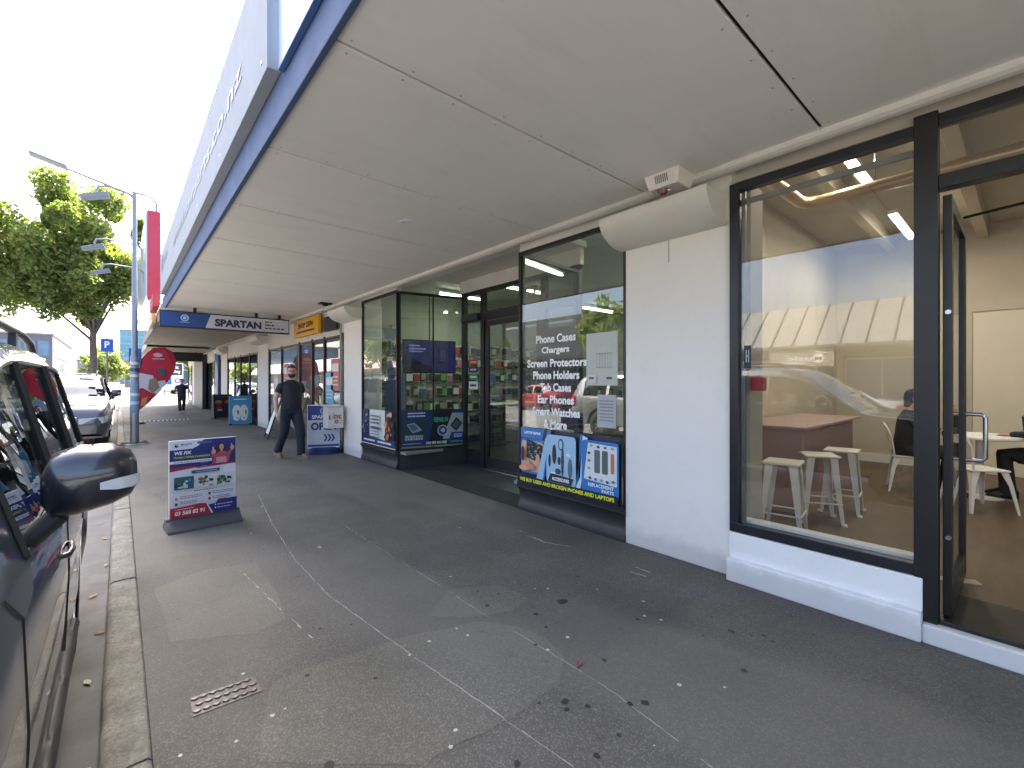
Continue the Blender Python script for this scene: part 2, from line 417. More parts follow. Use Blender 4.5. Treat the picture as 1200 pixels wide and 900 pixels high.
# pools of reflected light on the footpath, painted as lighter asphalt
pm_ = asphalt('lit_asphalt', (.106, .101, .084), (.24, .225, .183))
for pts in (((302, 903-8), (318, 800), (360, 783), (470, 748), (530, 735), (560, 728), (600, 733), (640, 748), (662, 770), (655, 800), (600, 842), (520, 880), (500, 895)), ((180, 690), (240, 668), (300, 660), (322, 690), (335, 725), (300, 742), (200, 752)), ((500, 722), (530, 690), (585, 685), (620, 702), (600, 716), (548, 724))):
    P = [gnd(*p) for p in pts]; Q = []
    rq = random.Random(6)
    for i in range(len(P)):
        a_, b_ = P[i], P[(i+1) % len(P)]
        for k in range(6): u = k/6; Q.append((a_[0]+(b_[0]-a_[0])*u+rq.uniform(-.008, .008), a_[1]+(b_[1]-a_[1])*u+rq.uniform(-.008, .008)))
    g = G(); g.add([(x, y, .0012) for x, y in Q], [tuple(range(len(Q)))]); part('light_patch', g, pm_, pavement)
# access cover with raised studs
c = [gnd(226, 841), gnd(308, 810), gnd(296, 793), gnd(222, 819)]
g = G(); g.extr(c[::-1], -.02, .004, 'z'); cov = part('access_cover', g, paint((.13, .12, .11), .5, .2, 20, metal=.5, dirt=.4), None, bevel=.001)
tag(cov, 'small rusty brown metal access cover with raised studs set in the footpath', 'access cover')
A = Vector((*c[3], 0)); Bv = Vector((*c[2], 0)); C_ = Vector((*c[1], 0)); Dv = Vector((*c[0], 0))
for i in range(7):
    for j in range(3):
        u, v = (i+.5+.35*(j % 2))/7.4, (j+.5)/3
        p = (A.lerp(Bv, u)).lerp(Dv.lerp(C_, u), v); e1 = (Bv-A).normalized()*.017; e2 = (Dv-A).normalized()*.012
        g = G(); g.extr([(p+q)[:2] for q in (-e1, e2, e1, -e2)][::-1], .0045, .0105, 'z'); part('stud', g, paint((.20, .185, .17), .4, .2, 20, metal=.6), cov, bevel=.0015)
# leaves
def leaf(px, py, r, rz, colr, label, z=.004, flat=None):
    x, yy = gnd(px, py) if flat is None else flat
    g = G(); n = 5; L = []
    for i in range(n+1):
        t = i/n; wv = r*.45*math.sin(PI*min(1, t*.9+.05)); L.append((t*2-1, wv))
    v = []; f = []
    for t, wv in L:
        v += [(t*r, -wv, z+.35*wv+.1*r*t*t), (t*r, 0, z+.02*r*(1+t)), (t*r, wv, z+.35*wv+.1*r*t*t)]
    for i in range(n): f += [(i*3, i*3+3, i*3+4, i*3+1), (i*3+1, i*3+4, i*3+5, i*3+2)]
    g.add(v, f); g.tube([(-r*1.5, .002, z), (-r, 0, z)], .0012, 4)
    o = part('fallen_leaf', g, paint(colr, .7, .25, 30), None, local=True); o.location = (x, yy, 0); o.rotation_euler = (0, 0, rz)
    tag(o, label, 'leaf', 'dry leaves on the footpath and gutter')
leaf(678, 779, .03, .4, (.22, .10, .06), 'reddish brown dry leaf on the footpath between the two chalk lines')
leaf(374, 642, .03, 1.2, (.5, .36, .22), 'pale tan dry leaf beside the left chalk line near the sandwich board')
for k, (x, yy, rz, c2) in enumerate(((-.12, 2.55, .3, (.42, .40, .26)), (-.13, 3.3, 1.9, (.45, .42, .3)), (-.1, 3.9, 2.6, (.3, .12, .07)), (-.15, 4.6, .9, (.35, .2, .1)), (-.09, 5.3, 1.4, (.4, .3, .18)), (-.12, 6.2, 2.2, (.34, .2, .11)), (-.16, 6.9, .2, (.4, .3, .2)), (-.1, 1.95, 1.1, (.32, .12, .07)))):
    leaf(0, 0, .032, rz, c2, ['olive', 'pale olive', 'dark red', 'brown', 'tan', 'rusty', 'light tan', 'reddish'][k]+' dry leaf lying in the gutter by the kerb', RZ+.018, (x, yy))

# ------------------------------------------------------------------ our building: walls, pillars, shopfronts
bld = thing('shop_building', 'white painted single storey building with black framed phone shop and cafe fronts', 'building', (D, 4, 0))
def quad(name, x0, x1, y0, y1, z0, z1, m, parent=bld, bevel=0): g = G(); g.box(x0, x1, y0, y1, z0, z1); return part(name, g, m, parent, bevel=bevel)
# upper wall and roof above the canopy
quad('upper_wall', D, D+.25, -6, 9.4, 3.16, 5.2, M['white'])
quad('roof', D+.25, 13, -6, 9.4, 4.6, 4.8, M['grey_steel'])
quad('pillar', D, D+.42, 1.50, 2.46, 0, 3.0, M['pillar'], bevel=.006)
quad('pillar', D-.01, D+.42, 8.52, 9.42, 0, 3.0, M['pillar'], bevel=.006)
for yy, w2 in ((1.50, .96), (8.52, .9)):
    quad('head_wall', D+.01, D+.4, yy, yy+w2, 3.0, 3.16, M['trim'])
# seam and screw marks on pillar
g = G(); g.box(D-.003, D+.0, 2.02, 2.026, 2.52, 2.72); part('wall_mark', g, paint((.35, .33, .3), .7), bld)
# ---------------- cafe front
quad('plinth', D-.10, D+.05, .40, 1.50, -.0, .17, M['white_plinth'], bevel=.012)
quad('plinth', D-.046, D+.05, .40, 1.497, .165, .357, M['white_plinth'], bevel=.006)
quad('step', D-.08, D+.45, -2.6, .40, 0, .11, M['white_plinth'], bevel=.01)
wf = G(); wf.box(D-.035, D+.04, .44, 1.50, .36, .43); wf.box(D-.035, D+.04, 1.435, 1.50, .43, 3.0); wf.box(D-.035, D+.04, .44, 1.435, 2.94, 3.0)
wfo = part('window_frame', wf, M['navy_frame'], bld, bevel=.004)
gp = G(); gp.box(D, D+.006, .44, 1.435, .43, 2.94); part('pane', gp, M['glass_cafe'], wfo)
gp = G(); gp.box(D+.05, D+.13, .44, 1.435, .40, .45); part('sill', gp, M['white'], wfo, bevel=.004)
gp = G(); gp.box(D+.012, D+.03, .44, 1.435, 2.84, 2.88); gp.box(D+.012, D+.03, 1.40, 1.43, .43, 2.94); part('window_bead', gp, M['grey_steel'], wfo)
quad('mullion', D-.04, D+.06, .335, .44, .11, 3.05, M['black'], bevel=.004)
quad('door_head', D-.03, D+.06, -1.55, .335, 2.60, 2.68, M['black'], bevel=.004)
quad('door_head', D-.03, D+.06, -1.55, .335, 2.97, 3.03, M['black'], bevel=.004)
quad('threshold', D-.02, D+.5, -1.5, .335, .11, .135, M['black'], bevel=.004)
gp = G(); gp.box(D, D+.006, -1.55, .335, 2.68, 2.97); tr = part('transom_pane', gp, M['glass_cafe'], bld)
quad('mullion', D-.04, D+.06, -1.65, -1.55, .11, 3.05, M['black'], bevel=.004)
gp = G(); gp.box(D, D+.006, -3.6, -1.65, .40, 3.0); part('pane', gp, M['glass_cafe'], bld)
quad('plinth', D-.04, D+.05, -6, -1.65, .0, .40, M['white_plinth'])
quad('pillar', D, D+.42, -6, -3.6, .4, 3.0, M['pillar'])
# cafe door leaf, swung inward
dl = G(); ya, yb = .285, .325; x0, x1 = D+.06, D+.98
dl.box(x0, x0+.075, ya, yb, .14, 2.58); dl.box(x1-.085, x1, ya, yb, .14, 2.58); dl.box(x0+.075, x1-.085, ya, yb, 2.5, 2.58); dl.box(x0+.075, x1-.085, ya, yb, .14, .30)
door = part('door', dl, M['black'], bld, bevel=.003)
gp = G(); gp.box(x0+.075, x1-.085, .302, .308, .30, 2.5); part('pane', gp, M['glass_door'], door)
hd = G(); hx = x1-.04
hd.tube([(hx, ya, 1.27), (hx, ya-.075, 1.27), (hx, ya-.095, 1.25), (hx, ya-.095, .97), (hx, ya-.075, .95), (hx, ya, .95)], .014, 10); part('handle', hd, M['steel'], door, smooth=50)
hd = G(); hd.tube([(x0-.02, .30, 1.9), (x0+.005, .30, 1.9)], .014, 8); part('hinge', hd, M['steel'], door); hd = G(); hd.tube([(x0-.02, .30, .6), (x0+.005, .30, .6)], .014, 8); part('hinge', hd, M['steel'], door)
arm = G(); arm.tube([(D+.03, -.35, 2.58), (D+.45, -.15, 2.56), (x0+.55, ya-.01, 2.57)], .009, 6); part('door_closer', arm, M['black'], door)
# ---------------- cafe room
CF = .12
quad('cafe_floor', D+.02, 10.6, -6, 2.28, 0, CF, M['cafe_floor'])
quad('cafe_wall', D+.42, 10.6, 2.28, 2.44, 0, 4.0, M['cream_wall'])
quad('cafe_wall', 9.8, 9.95, -6, 2.28, CF, 4.0, M['cream_wall'])
quad('cafe_wall', D+.42, 9.8, -6.2, -6, CF, 4.0, M['cream_wall'])
quad('cafe_ceiling', D+.25, 10.6, -6, 2.28, 3.86, 4.0, M['cafe_ceiling'])
quad('cafe_lintel', D+.07, D+.25, -6, 2.28, 3.05, 4.0, M['cream_wall'])
for x in (1.42, .38, -.7, -1.8): quad('ceiling_beam', D+.26, 9.79, x, x+.12, 3.66, 3.858, M['cream_wall'], bevel=.004)
quad('cafe_column', D+.16, D+.40, 1.42, 1.60, CF, 3.05, M['cream_wall'], bevel=.004)
quad('back_door', 9.74, 9.798, -.6, .55, CF, 2.55, paint((.70, .66, .56), .6, .03), bevel=.005)
g = G(); g.box(9.72, 9.797, -.68, -.6, CF, 2.63); g.box(9.72, 9.797, .55, .63, CF, 2.63); g.box(9.72, 9.797, -.6, .55, 2.55, 2.63); part('door_casing', g, M['cream_wall'], bld)
quad('skirting', 9.77, 9.799, .63, 2.27, CF, .26, M['white'])
g = G(); g.tube([(3.9, 1.47, 3.25), (4.98, 1.46, 3.25), (5.08, 1.42, 3.25), (5.12, 1.32, 3.25), (5.12, -3, 3.25)], .055, 12)
dp = part('ceiling_pipe', g, paint((.55, .40, .25), .35, .1, metal=.4), bld, smooth=50)
for yy in (.9, -.2): g = G(); g.tube([(5.12, yy, 3.29), (5.12, yy, 3.86)], .006, 6); part('pipe_hanger', g, M['steel'], dp)
def tube_light(x0, x1, yy, z, label, axis='x', power=16, colr=(1, .86, .6), es=3, grp='fluorescent tubes'):
    t = thing('tube_light', label, 'tube light', ((x0+x1)/2, yy, z), group=grp)
    b = G(); tb = G()
    if axis == 'x':
        b.box(x0, x1, yy-.05, yy+.05, z+.015, z+.06); tb.tube([(x0+.03, yy, z), (x1-.03, yy, z)], .032, 8); sz = (x1-x0, .08)
    else:
        h = (x1-x0)/2; cx = (x0+x1)/2; b.box(cx-.05, cx+.05, yy-h, yy+h, z+.015, z+.06); tb.tube([(cx, yy-h+.03, z), (cx, yy+h-.03, z)], .02, 8); sz = (.08, x1-x0)
    part('batten', b, M['white'], t); part('lamp_tube', tb, emit('tube_glow_%s' % len(bpy.data.materials), colr, es), t, smooth=60)
    l = bpy.data.lights.new('tube_lamp', 'AREA'); l.shape = 'RECTANGLE'; l.size, l.size_y = sz; l.energy = power; l.color = colr
    lo = bpy.data.objects.new('tube_lamp', l); COL.objects.link(lo); lo.parent = t; lo.location = (0, 0, -.03)
    return t
warm = (1, .90, .72)
tube_light(5.0, 6.1, 1.13, 3.62, 'lit tube light on the cafe ceiling nearest the window', colr=warm, power=5.5)
tube_light(7.4, 8.8, 1.13, 3.62, 'lit tube light on the cafe ceiling towards the back wall', colr=warm, power=5.5)
tube_light(5.3, 6.6, -2.3, 3.72, 'lit tube light on the cafe ceiling behind the doorway', colr=warm, power=5.5)
tube_light(8.0, 9.2, -2.3, 3.72, 'lit tube light on the cafe ceiling far behind the doorway', colr=warm, power=3.5)
# stickers and alarm inside cafe window
ar = Art((D-.002, 1.405, 1.60), (0, -1, 0), (0, 0, 1), .05, .17); ar.rect(0, 0, 1, 1, '14181c'); ar.rect(.25, .25, .4, .8, 'a9b6bd').rect(.6, .25, .75, .8, 'a9b6bd').rect(.25, .5, .75, .55, 'a9b6bd')
o = ar.build('window_sticker'); tag(o, 'small dark hours sticker on the left edge of the cafe window', 'sticker')
g = G(); g.box(D+.10, D+.15, 1.30, 1.40, 1.43, 1.53); o = part('alarm_box', g, paint((.42, .03, .06), .4), None, bevel=.006); tag(o, 'small red box on the column inside the cafe window', 'alarm box')
# pink counter
pk = paint((.40, .28, .28), .6, .05)
pc = thing('pink_counter', 'dusty pink counter along the left wall inside the cafe', 'counter', (6.2, 1.9, CF))
g = G(); g.box(5.29, 5.33, 1.52, 2.2, CF, 1.0); part('end_panel', g, pk, pc, bevel=.003)
g = G(); g.box(5.33, 7.5, 1.56, 1.60, CF, 1.0); part('front_panel', g, paint((.34, .235, .24), .6, .05), pc, bevel=.003)  # darker copy of the pink: the shade on this side is in the colour
g = G(); g.box(5.24, 7.55, 1.48, 2.24, 1.0, 1.03); part('countertop', g, paint((.42, .31, .31), .45, .05), pc, bevel=.005)
# stools
wm = paint((.76, .74, .68), .35, .04, metal=.0)
def stool():
    t = thing('bar_stool', 'x', 'bar stool')
    H = .66; g = G(); g.loft([(0, 0, H-.03, .165, .165), (0, 0, H-.008, .17, .17), (0, 0, H, .155, .155), (0, 0, H-.006, .10, .10)], 4); 
    g2 = G(); g2.box(-.15, .15, -.15, .15, H-.025, H); part('seat', g2, wm, t, bevel=.012, local=True)
    for sx in (-1, 1):
        for sy in (-1, 1):
            g = G(); top = Vector((sx*.125, sy*.125, H-.02)); bot = Vector((sx*.17, sy*.17, .0)); e = .032
            v = []
            for p, q in ((top, 1.35), (bot, .55)):
                v += [(p.x, p.y, p.z), (p.x-sx*e*q*1.5, p.y, p.z), (p.x-sx*e*q*1.5, p.y-sy*.008, p.z), (p.x-sx*.008, p.y-sy*.008, p.z), (p.x-sx*.008, p.y-sy*e*q*1.5, p.z), (p.x, p.y-sy*e*q*1.5, p.z)]
            g.add(v, [(0, 1, 2, 3), (0, 3, 4, 5), (6, 7, 8, 9), (6, 9, 10, 11)]+[(i, (i+1) % 6, 6+(i+1) % 6, 6+i) for i in range(6)])
            g.box(bot.x-.018, bot.x+.018, bot.y-.018, bot.y+.018, 0, .02)
            part('leg', g, wm, t, local=True)
    g = G(); a = .155
    for p, q in (((-a, -a), (a, -a)), ((a, -a), (a, a)), ((a, a), (-a, a)), ((-a, a), (-a, -a))): g.tube([(*p, .2), (*q, .2)], .008, 6)
    part('foot_rail', g, wm, t, local=True); return t
st = stool()
spots = [((4.55, 1.46), .15, 'white metal bar stool nearest the cafe window, left of the others'), ((5.26, 1.37), .5, 'white metal bar stool in the middle of the three at the pink counter'), ((5.80, 1.30), .1, 'white metal bar stool farthest from the window at the pink counter')]
for i, ((x, yy), rz, lb) in enumerate(spots):
    o = st if i == 0 else copy_tree(st); o.location = (x, yy, CF); o.rotation_euler.z = rz; o['label'] = lb; o['group'] = 'white metal bar stools at the pink counter'
def cafe_chair():
    t = thing('cafe_chair', 'x', 'chair')
    H = .45; g = G(); g.box(-.18, .18, -.18, .18, H-.02, H); part('seat', g, wm, t, bevel=.012, local=True)
    for sx in (-1, 1):
        for sy in (-1, 1):
            g = G(); v = []
            for (px, py, pz, e) in ((sx*.165, sy*.165, H-.02, .07), (sx*.19, sy*.19, H-.16, .04), (sx*.225, sy*.225, 0, .022)):
                v += [(px, py, pz), (px-sx*e, py, pz), (px-sx*e, py-sy*.008, pz), (px-sx*.008, py-sy*.008, pz), (px-sx*.008, py-sy*e, pz), (px, py-sy*e, pz)]
            f = [(0, 1, 2, 3), (0, 3, 4, 5), (12, 13, 14, 15), (12, 15, 16, 17)]
            for q in (0, 6): f += [(q+i, q+(i+1) % 6, q+6+(i+1) % 6, q+6+i) for i in range(6)]
            g.add(v, f); part('leg', g, wm, t, local=True)
    g = G(); g.tube([(-.17, .16, H), (-.19, .19, .68), (-.17, .235, .80), (-.1, .26, .84), (.1, .26, .84), (.17, .235, .80), (.19, .19, .68), (.17, .16, H)], .011, 8); part('back_frame', g, wm, t, smooth=60, local=True)
    g = G(); g.add([(-.06, .17, H), (.06, .17, H), (.06, .262, .835), (-.06, .262, .835), (-.06, .177, H), (.06, .177, H), (.06, .269, .835), (-.06, .269, .835)], [(0, 1, 2, 3), (7, 6, 5, 4), (0, 4, 5, 1), (3, 2, 6, 7), (0, 3, 7, 4), (1, 5, 6, 2)]); part('back_splat', g, wm, t, local=True)
    return t
ch = cafe_chair()
cs = [((7.55, .98), R(12), 'white metal cafe chair behind the window with a dark jacketed person on it'), ((7.0, .36), R(40), 'white metal cafe chair seen through the open doorway beside the white table'), ((7.9, -.2), R(180), 'white metal cafe chair of the person in black at the right edge')]
for i, ((x, yy), rz, lb) in enumerate(cs):
    o = ch if i == 0 else copy_tree(ch); o.location = (x, yy, CF); o.rotation_euler.z = rz; o['label'] = lb; o['group'] = 'white metal cafe chairs'
def table(x, yy, lb):
    t = thing('cafe_table', lb, 'table', (x, yy, CF)); g = G(); g.lathe([(.0, .70), (.36, .70), (.37, .71), (.37, .73), (.36, .74), (0, .74)], n=28); part('tabletop', g, M['white'], t, smooth=40, local=True)
    g = G(); g.lathe([(0, 0), (.22, 0), (.22, .015), (.04, .03), (.035, .70), (0, .70)], n=18); part('pedestal', g, wm, t, smooth=40, local=True)
table(7.8, .38, 'round white cafe table between the two seated customers')
g = G(); g.extr([(4.28, .40), (4.40, .20), (4.47, .24), (4.36, .43)], CF+.001, CF+.006, 'z'); tag(part('paper_card', g, paint((.6, .48, .3), .7)), 'small cream card lying on the cafe floor inside the doorway', 'card')
# ------------------------------------------------------------------ phone shop front
GX0 = D+1.2
quad('shop_floor', D+.42, 11, 2.46, 9.2, -.02, .012, M['shop_floor'])
quad('recess_floor', D+.004, GX0+.05, 3.95, 7.02, -.02, .006, paint((.022, .022, .023), .75, .3, 8, bump=.4))
quad('shop_wall', D+.42, 10.5, 9.05, 9.2, 0, 3.6, M['shop_wall'])
quad('shop_wall', 10.5, 10.65, 2.46, 9.2, 0, 3.6, M['shop_wall'])
quad('shop_wall', D+.42, 10.5, 2.445, 2.5, 0, 3.6, M['shop_wall'])
quad('shop_ceiling', D+.3, 10.5, 2.46, 9.2, 3.42, 3.5, paint((.60, .60, .55), .7))
quad('recess_ceiling', D+.02, GX0+.02, 3.93, 7.05, 3.32, 3.40, M['trim'])
quad('bulkhead', GX0-.03, GX0+.05, 4.0, 6.85, 3.10, 3.32, M['trim'])
quad('head_beam', D, D+.1, 2.46, 3.93, 3.02, 3.4, M['trim']); quad('head_beam', D, D+.1, 7.05, 8.52, 3.02, 3.4, M['trim'])
def frame_rect(name, p0, p1, z0, z1, t=.045, dpt=.05, pane=M['glass'], mull=(), glass_name='pane'):
    """a framed glass front from p0 to p1 (plan), height z0..z1"""
    a = Vector((*p0, 0)); b = Vector((*p1, 0)); e = (b-a).normalized(); n = Vector((-e.y, e.x, 0)); L = (b-a).length
    def bx(g, s0, s1, za, zb, d0, d1):
        P = [a+e*s+n*q for s in (s0, s1) for q in (d0, d1)]
        v = [(p.x, p.y, z) for z in (za, zb) for p in P]
        g.add(v, [(0, 2, 3, 1), (4, 5, 7, 6), (0, 1, 5, 4), (2, 6, 7, 3), (0, 4, 6, 2), (1, 3, 7, 5)])
    g = G(); h = dpt/2
    bx(g, 0, t*.55, z0, z1, -h, h); bx(g, L-t*.55, L, z0, z1, -h, h); bx(g, t*.55, L-t*.55, z0, z0+t, -h, h); bx(g, t*.55, L-t*.55, z1-t, z1, -h, h)
    for s in mull: bx(g, s-.012, s+.012, z0+t, z1-t, -h*.5, h*.5)
    fo = part(name, g, M['black'], bld, bevel=.003)
    ss = [t*.55]+list(mull)+[L-t*.55]
    for i in range(len(ss)-1):
        g = G(); bx(g, ss[i]+(.012 if i else 0), ss[i+1]-(.012 if i < len(ss)-2 else 0), z0+t, z1-t, -.003, .003); part(glass_name, g, pane, fo)
    return fo, (a, e, n, L)
ZB = .30
frame_rect('display_window', (D+.02, 2.46), (D+.02, 3.95), ZB, 3.02)
frame_rect('display_window', (D+.045, 3.93), (GX0, 4.05), ZB, 3.02)
frame_rect('display_window', (D+.02, 7.05), (D+.02, 8.52), ZB, 3.06)
frame_rect('display_window', (D+.045, 7.05), (GX0, 6.77), ZB, 3.04, mull=(.6,))
# curved black bases of the two display windows
def base_prof(x): return [(x+.06, 0), (x-.012, 0), (x-.015, .05), (x+.012, .10), (x+.02, .17), (x+.0, .24), (x-.03, .27), (x-.03, .30), (x+.06, .30)]
for ya, yb in ((2.463, 3.95), (7.05, 8.517)):
    g = G(); g.extr(base_prof(D), ya, yb, 'y'); part('stall_riser', g, M['base_black'], bld, smooth=40)
g = G(); g.extr([(D+.062, 3.90), (GX0, 4.02), (GX0, 4.10), (D+.062, 4.0)], 0, .298, 'z'); part('stall_riser', g, M['base_black'], bld)
g = G(); g.extr([(D+.062, 7.02), (GX0, 6.74), (GX0, 6.84), (D+.062, 7.1)], 0, .298, 'z'); part('stall_riser', g, M['base_black'], bld)
for x0, x1, ya, yb in ((D+.06, GX0, 2.5, 4.1), (D+.06, GX0, 6.84, 8.5)): quad('display_deck', x0, x1, ya, yb, .26, .305, M['shop_wall'])
quad('sill_strip', D-.035, D-.02, 7.06, 8.5, .335, .35, M['trim'])
g = G(); g.box(D-.034, D-.012, 2.47, 3.94, .29, .33); part('sill_strip', g, M['black'], bld)
# door wall at the back of the recess
for yy in (6.77, 6.20, 4.72, 4.07): quad('door_post', GX0-.03, GX0+.05, yy-.05, yy+.05, 0, 3.1, M['black'], bevel=.004)
quad('door_head', GX0-.035, GX0+.055, 4.02, 6.82, 2.56, 2.70, M['black'], bevel=.004); quad('door_head', GX0-.035, GX0+.055, 4.02, 6.82, 3.04, 3.1, M['black'])
for ya, yb, z0, z1 in ((6.25, 6.72, .30, 2.56), (6.25, 6.72, 2.70, 3.04), (4.77, 6.15, 2.70, 3.04), (4.12, 4.67, .3, 3.04)):
    g = G(); g.box(GX0, GX0+.006, ya, yb, z0, z1); part('pane', g, M['glass_door'], bld)
quad('kick_panel', GX0-.02, GX0+.04, 6.25, 6.72, .02, .30, M['black']); quad('kick_panel', GX0-.02, GX0+.04, 4.12, 4.67, .02, .30, M['black'])
g = G(); ya, yb = 4.78, 6.14; xa, xb = GX0-.01, GX0+.035
g.box(xa, xb, ya, ya+.09, .03, 2.54); g.box(xa, xb, yb-.09, yb, .03, 2.54); g.box(xa, xb, ya+.09, yb-.09, 2.45, 2.54); g.box(xa, xb, ya+.09, yb-.09, .03, .22)
dr = part('door', g, M['black'], bld, bevel=.003); g = G(); g.box(GX0+.01, GX0+.016, ya+.09, yb-.09, .22, 2.45); part('pane', g, M['glass_door'], dr)
g = G(); g.tube([(xa, ya+.06, 1.0), (xa-.05, ya+.06, 1.0), (xa-.05, ya+.06, 1.35), (xa, ya+.06, 1.35)], .011, 8); part('handle', g, M['steel'], dr, smooth=50)
quad('door_operator', GX0-.10, GX0-.036, 6.26, 6.72, 2.58, 2.69, M['base_black'], bevel=.006)
quad('threshold', GX0-.08, GX0-.01, 4.8, 6.1, .0, .02, M['steel'])
ar = Art((GX0-.002, 5.15, 2.76), (0, -1, 0), (0, 0, 1), .30, .20); ar.text('57', 0, 0, 1, 1, '8e1414', .03); o = ar.build('street_number'); tag(o, 'red street number 57 on the glass above the phone shop door', 'street number')
# stickers on the side light
for k, (z, h, c1, c2, lb) in enumerate(((1.66, .10, '33244f', 'd8d4e4', 'purple'), (1.53, .10, '2f8b57', 'e6efe8', 'green'), (1.36, .14, 'd8dadc', '15161a', 'white'), (1.80, .09, 'b34b32', 'e9c9b0', 'orange'))):
    ar = Art((GX0-.002, 6.62, z), (0, -1, 0), (0, 0, 1), .26, h); (ar.rrect(0, 0, 1, 1, .12, c1) if k == 1 else ar.rect(0, 0, 1, 1, c1)); ar.bars(.15, .85, .35, .3, c2)
    o = ar.build('window_sticker'); tag(o, lb+' sticker on the glass beside the phone shop door', 'sticker')

# products on the left wall of the phone shop
pal = [((.03, .03, .035), 'black'), ((.6, .6, .6), 'white'), ((.35, .05, .05), 'red'), ((.12, .3, .1), 'green'), ((.06, .12, .35), 'blue'), ((.3, .28, .26), 'grey'), ((.5, .4, .08), 'yellow'), ((.4, .15, .28), 'pink')]
meshes = []
for c, nm in pal:
    g = G(); g.box(-.055, .055, -.004, 0, -.17, 0, 0); g.box(-.042, .042, -.03, -.004, -.15, -.04, 1); g.box(-.008, .008, -.06, .0, -.012, -.004, 2)
    meshes.append(mesh(g, [paint((.05, .05, .055) if nm in ('green', 'white', 'grey', 'yellow') else (.45, .45, .43), .5), paint(c, .3), M['steel']]))
rr = random.Random(5); WY = 8.9
g = G()
for z in (2.35, 2.02, 1.69, 1.36, 1.03, .70):
    g.box(4.0, 10.3, WY-.002, WY+.02, z-.02, z+.0)
quad('slat_wall', 4.0, 10.4, WY, 9.05, .2, 2.6, M['shop_wall'])
g = G()
for k in range(24): g.box(4.0, 10.4, WY-.004, WY-.001, .3+k*.098, .308+k*.098)
part('slat_groove', g, paint((.25, .25, .24), .6), bld)
rows = ['top', 'second', 'third', 'fourth', 'fifth', 'sixth']
for ri, z in enumerate((2.38, 2.08, 1.74, 1.40, 1.06, .74)):
    x = 4.15
    while x < 10.2:
        k = 0 if ri == 0 and rr.random() < .8 else rr.choice([0, 0, 0, 0, 0, 1, 1, 2, 4, 5, 5, 7, 3])
        o = inst('product_package', meshes[k], (x, WY-.01-rr.uniform(0, .05), z+rr.uniform(-.04, .02)), scale=(rr.uniform(1.2, 1.9), 1.6, rr.uniform(1.2, 1.55)))
        tag(o, '%s accessory pack hanging in the %s row on the phone shop wall' % (pal[k][1], rows[ri]), 'accessory pack', '%s accessory packs in the %s row' % (pal[k][1], rows[ri]))
        x += rr.choice([.12, .14, .16, .18, .22])
# items on rear wall (seen through the right window)
for ri, z in enumerate((2.1, 1.7, 1.3)):
    y0 = 3.0
    while y0 < 8.6:
        k = rr.choice([0, 0, 1, 4, 5]); o = inst('product_package', meshes[k], (10.49, y0, z), rz=R(-90), scale=(1.2, 1, 1.2))
        tag(o, '%s accessory pack on the rear wall of the phone shop, %s row' % (pal[k][1], rows[ri]), 'accessory pack', '%s accessory packs on the rear wall, %s row' % (pal[k][1], rows[ri])); y0 += rr.uniform(.3, .5)
# glass-topped cabinets
def cabinet(x, yy, lx, ly, lb):
    t = thing('display_cabinet', lb, 'cabinet', (x, yy, .012)); g = G(); g.box(-lx/2, lx/2, -ly/2, ly/2, 0, .55); part('cabinet_base', g, M['dark_int'], t, bevel=.004, local=True)
    g = G(); g.box(-lx/2, lx/2, -ly/2, ly/2, .56, .95); part('glass_case', g, M['glass_door'], t, local=True)
    g = G(); g.box(-lx/2-.01, lx/2+.01, -ly/2-.01, ly/2+.01, .95, .975); part('countertop', g, M['white'], t, bevel=.003, local=True)
cabinet(7.6, 8.2, 2.4, .5, 'low black display cabinet along the product wall'); cabinet(7.3, 3.4, 2.2, .6, 'long display cabinet on the right side of the phone shop')
g = G()
for k in range(7): g.box(4.95+k*.14, 5.05+k*.14, 8.62, 8.72, .75+.02*(k % 3), .86, k % 3)
tag(part('boxed_goods', g, [paint((.5, .2, .05), .5), paint((.04, .04, .05), .5), paint((.35, .33, .3), .5)], None, bevel=.003), 'row of orange and black boxed goods low on the product wall', 'boxes')
# tube lights of phone shop
cool = (.86, 1, .72)
for (xa, xb, yy, ax, lb) in ((4.9, 6.1, 8.0, 'x', 'lit tube light near the left display window of the phone shop'), (5.4, 6.7, 6.6, 'x', 'lit tube light above the phone shop door'), (4.7, 5.9, 3.1, 'x', 'lit tube light nearest the right display window'), (6.6, 7.8, 4.3, 'x', 'lit tube light in the middle of the phone shop'), (8.6, 9.8, 7.2, 'x', 'lit tube light at the back left of the phone shop'), (8.4, 9.6, 3.4, 'x', 'lit tube light at the back right of the phone shop')):
    tube_light(xa, xb, yy, 3.33, lb, ax, power=2.8, colr=cool, es=2.2)
# hanging TV in left showcase
tv = thing('display_screen', 'wall screen with a purple slide hanging inside the left display window', 'television', (4.25, 7.15, 1.95), R(-12))
g = G(); g.box(-.50, .50, -.02, .03, -.30, .30); part('screen_body', g, M['black'], tv, bevel=.006, local=True)
ar = Art((-.48, -.021, -.28), (1, 0, 0), (0, 0, 1), .96, .56)
pm = lambda c, s: emit('screen_'+c, c, s)
ar.rect(0, 0, 1, 1, pm('1d1d48', .14)); ar.poly([(0, 0), (.6, 0), (.5, .2), (.35, .25), (.25, .4), (.1, .42), (0, .5)], pm('0e0e22', .1)); ar.rect(.66, .3, .84, .8, pm('0b0c1c', .1)); ar.rect(.69, .35, .81, .75, pm('26265c', .12))
ar.rect(.1, .82, .3, .86, pm('7a7aa8', .15)); ar.rect(.1, .72, .42, .76, pm('7a7aa8', .15)); ar.rect(.1, .64, .36, .67, pm('7a7aa8', .15))
ar.build('screen_picture', tv, local=True)
g = G(); g.tube([(0, .01, .3), (0, .01, 1.1)], .012, 6); part('ceiling_bracket', g, M['black'], tv, local=True)
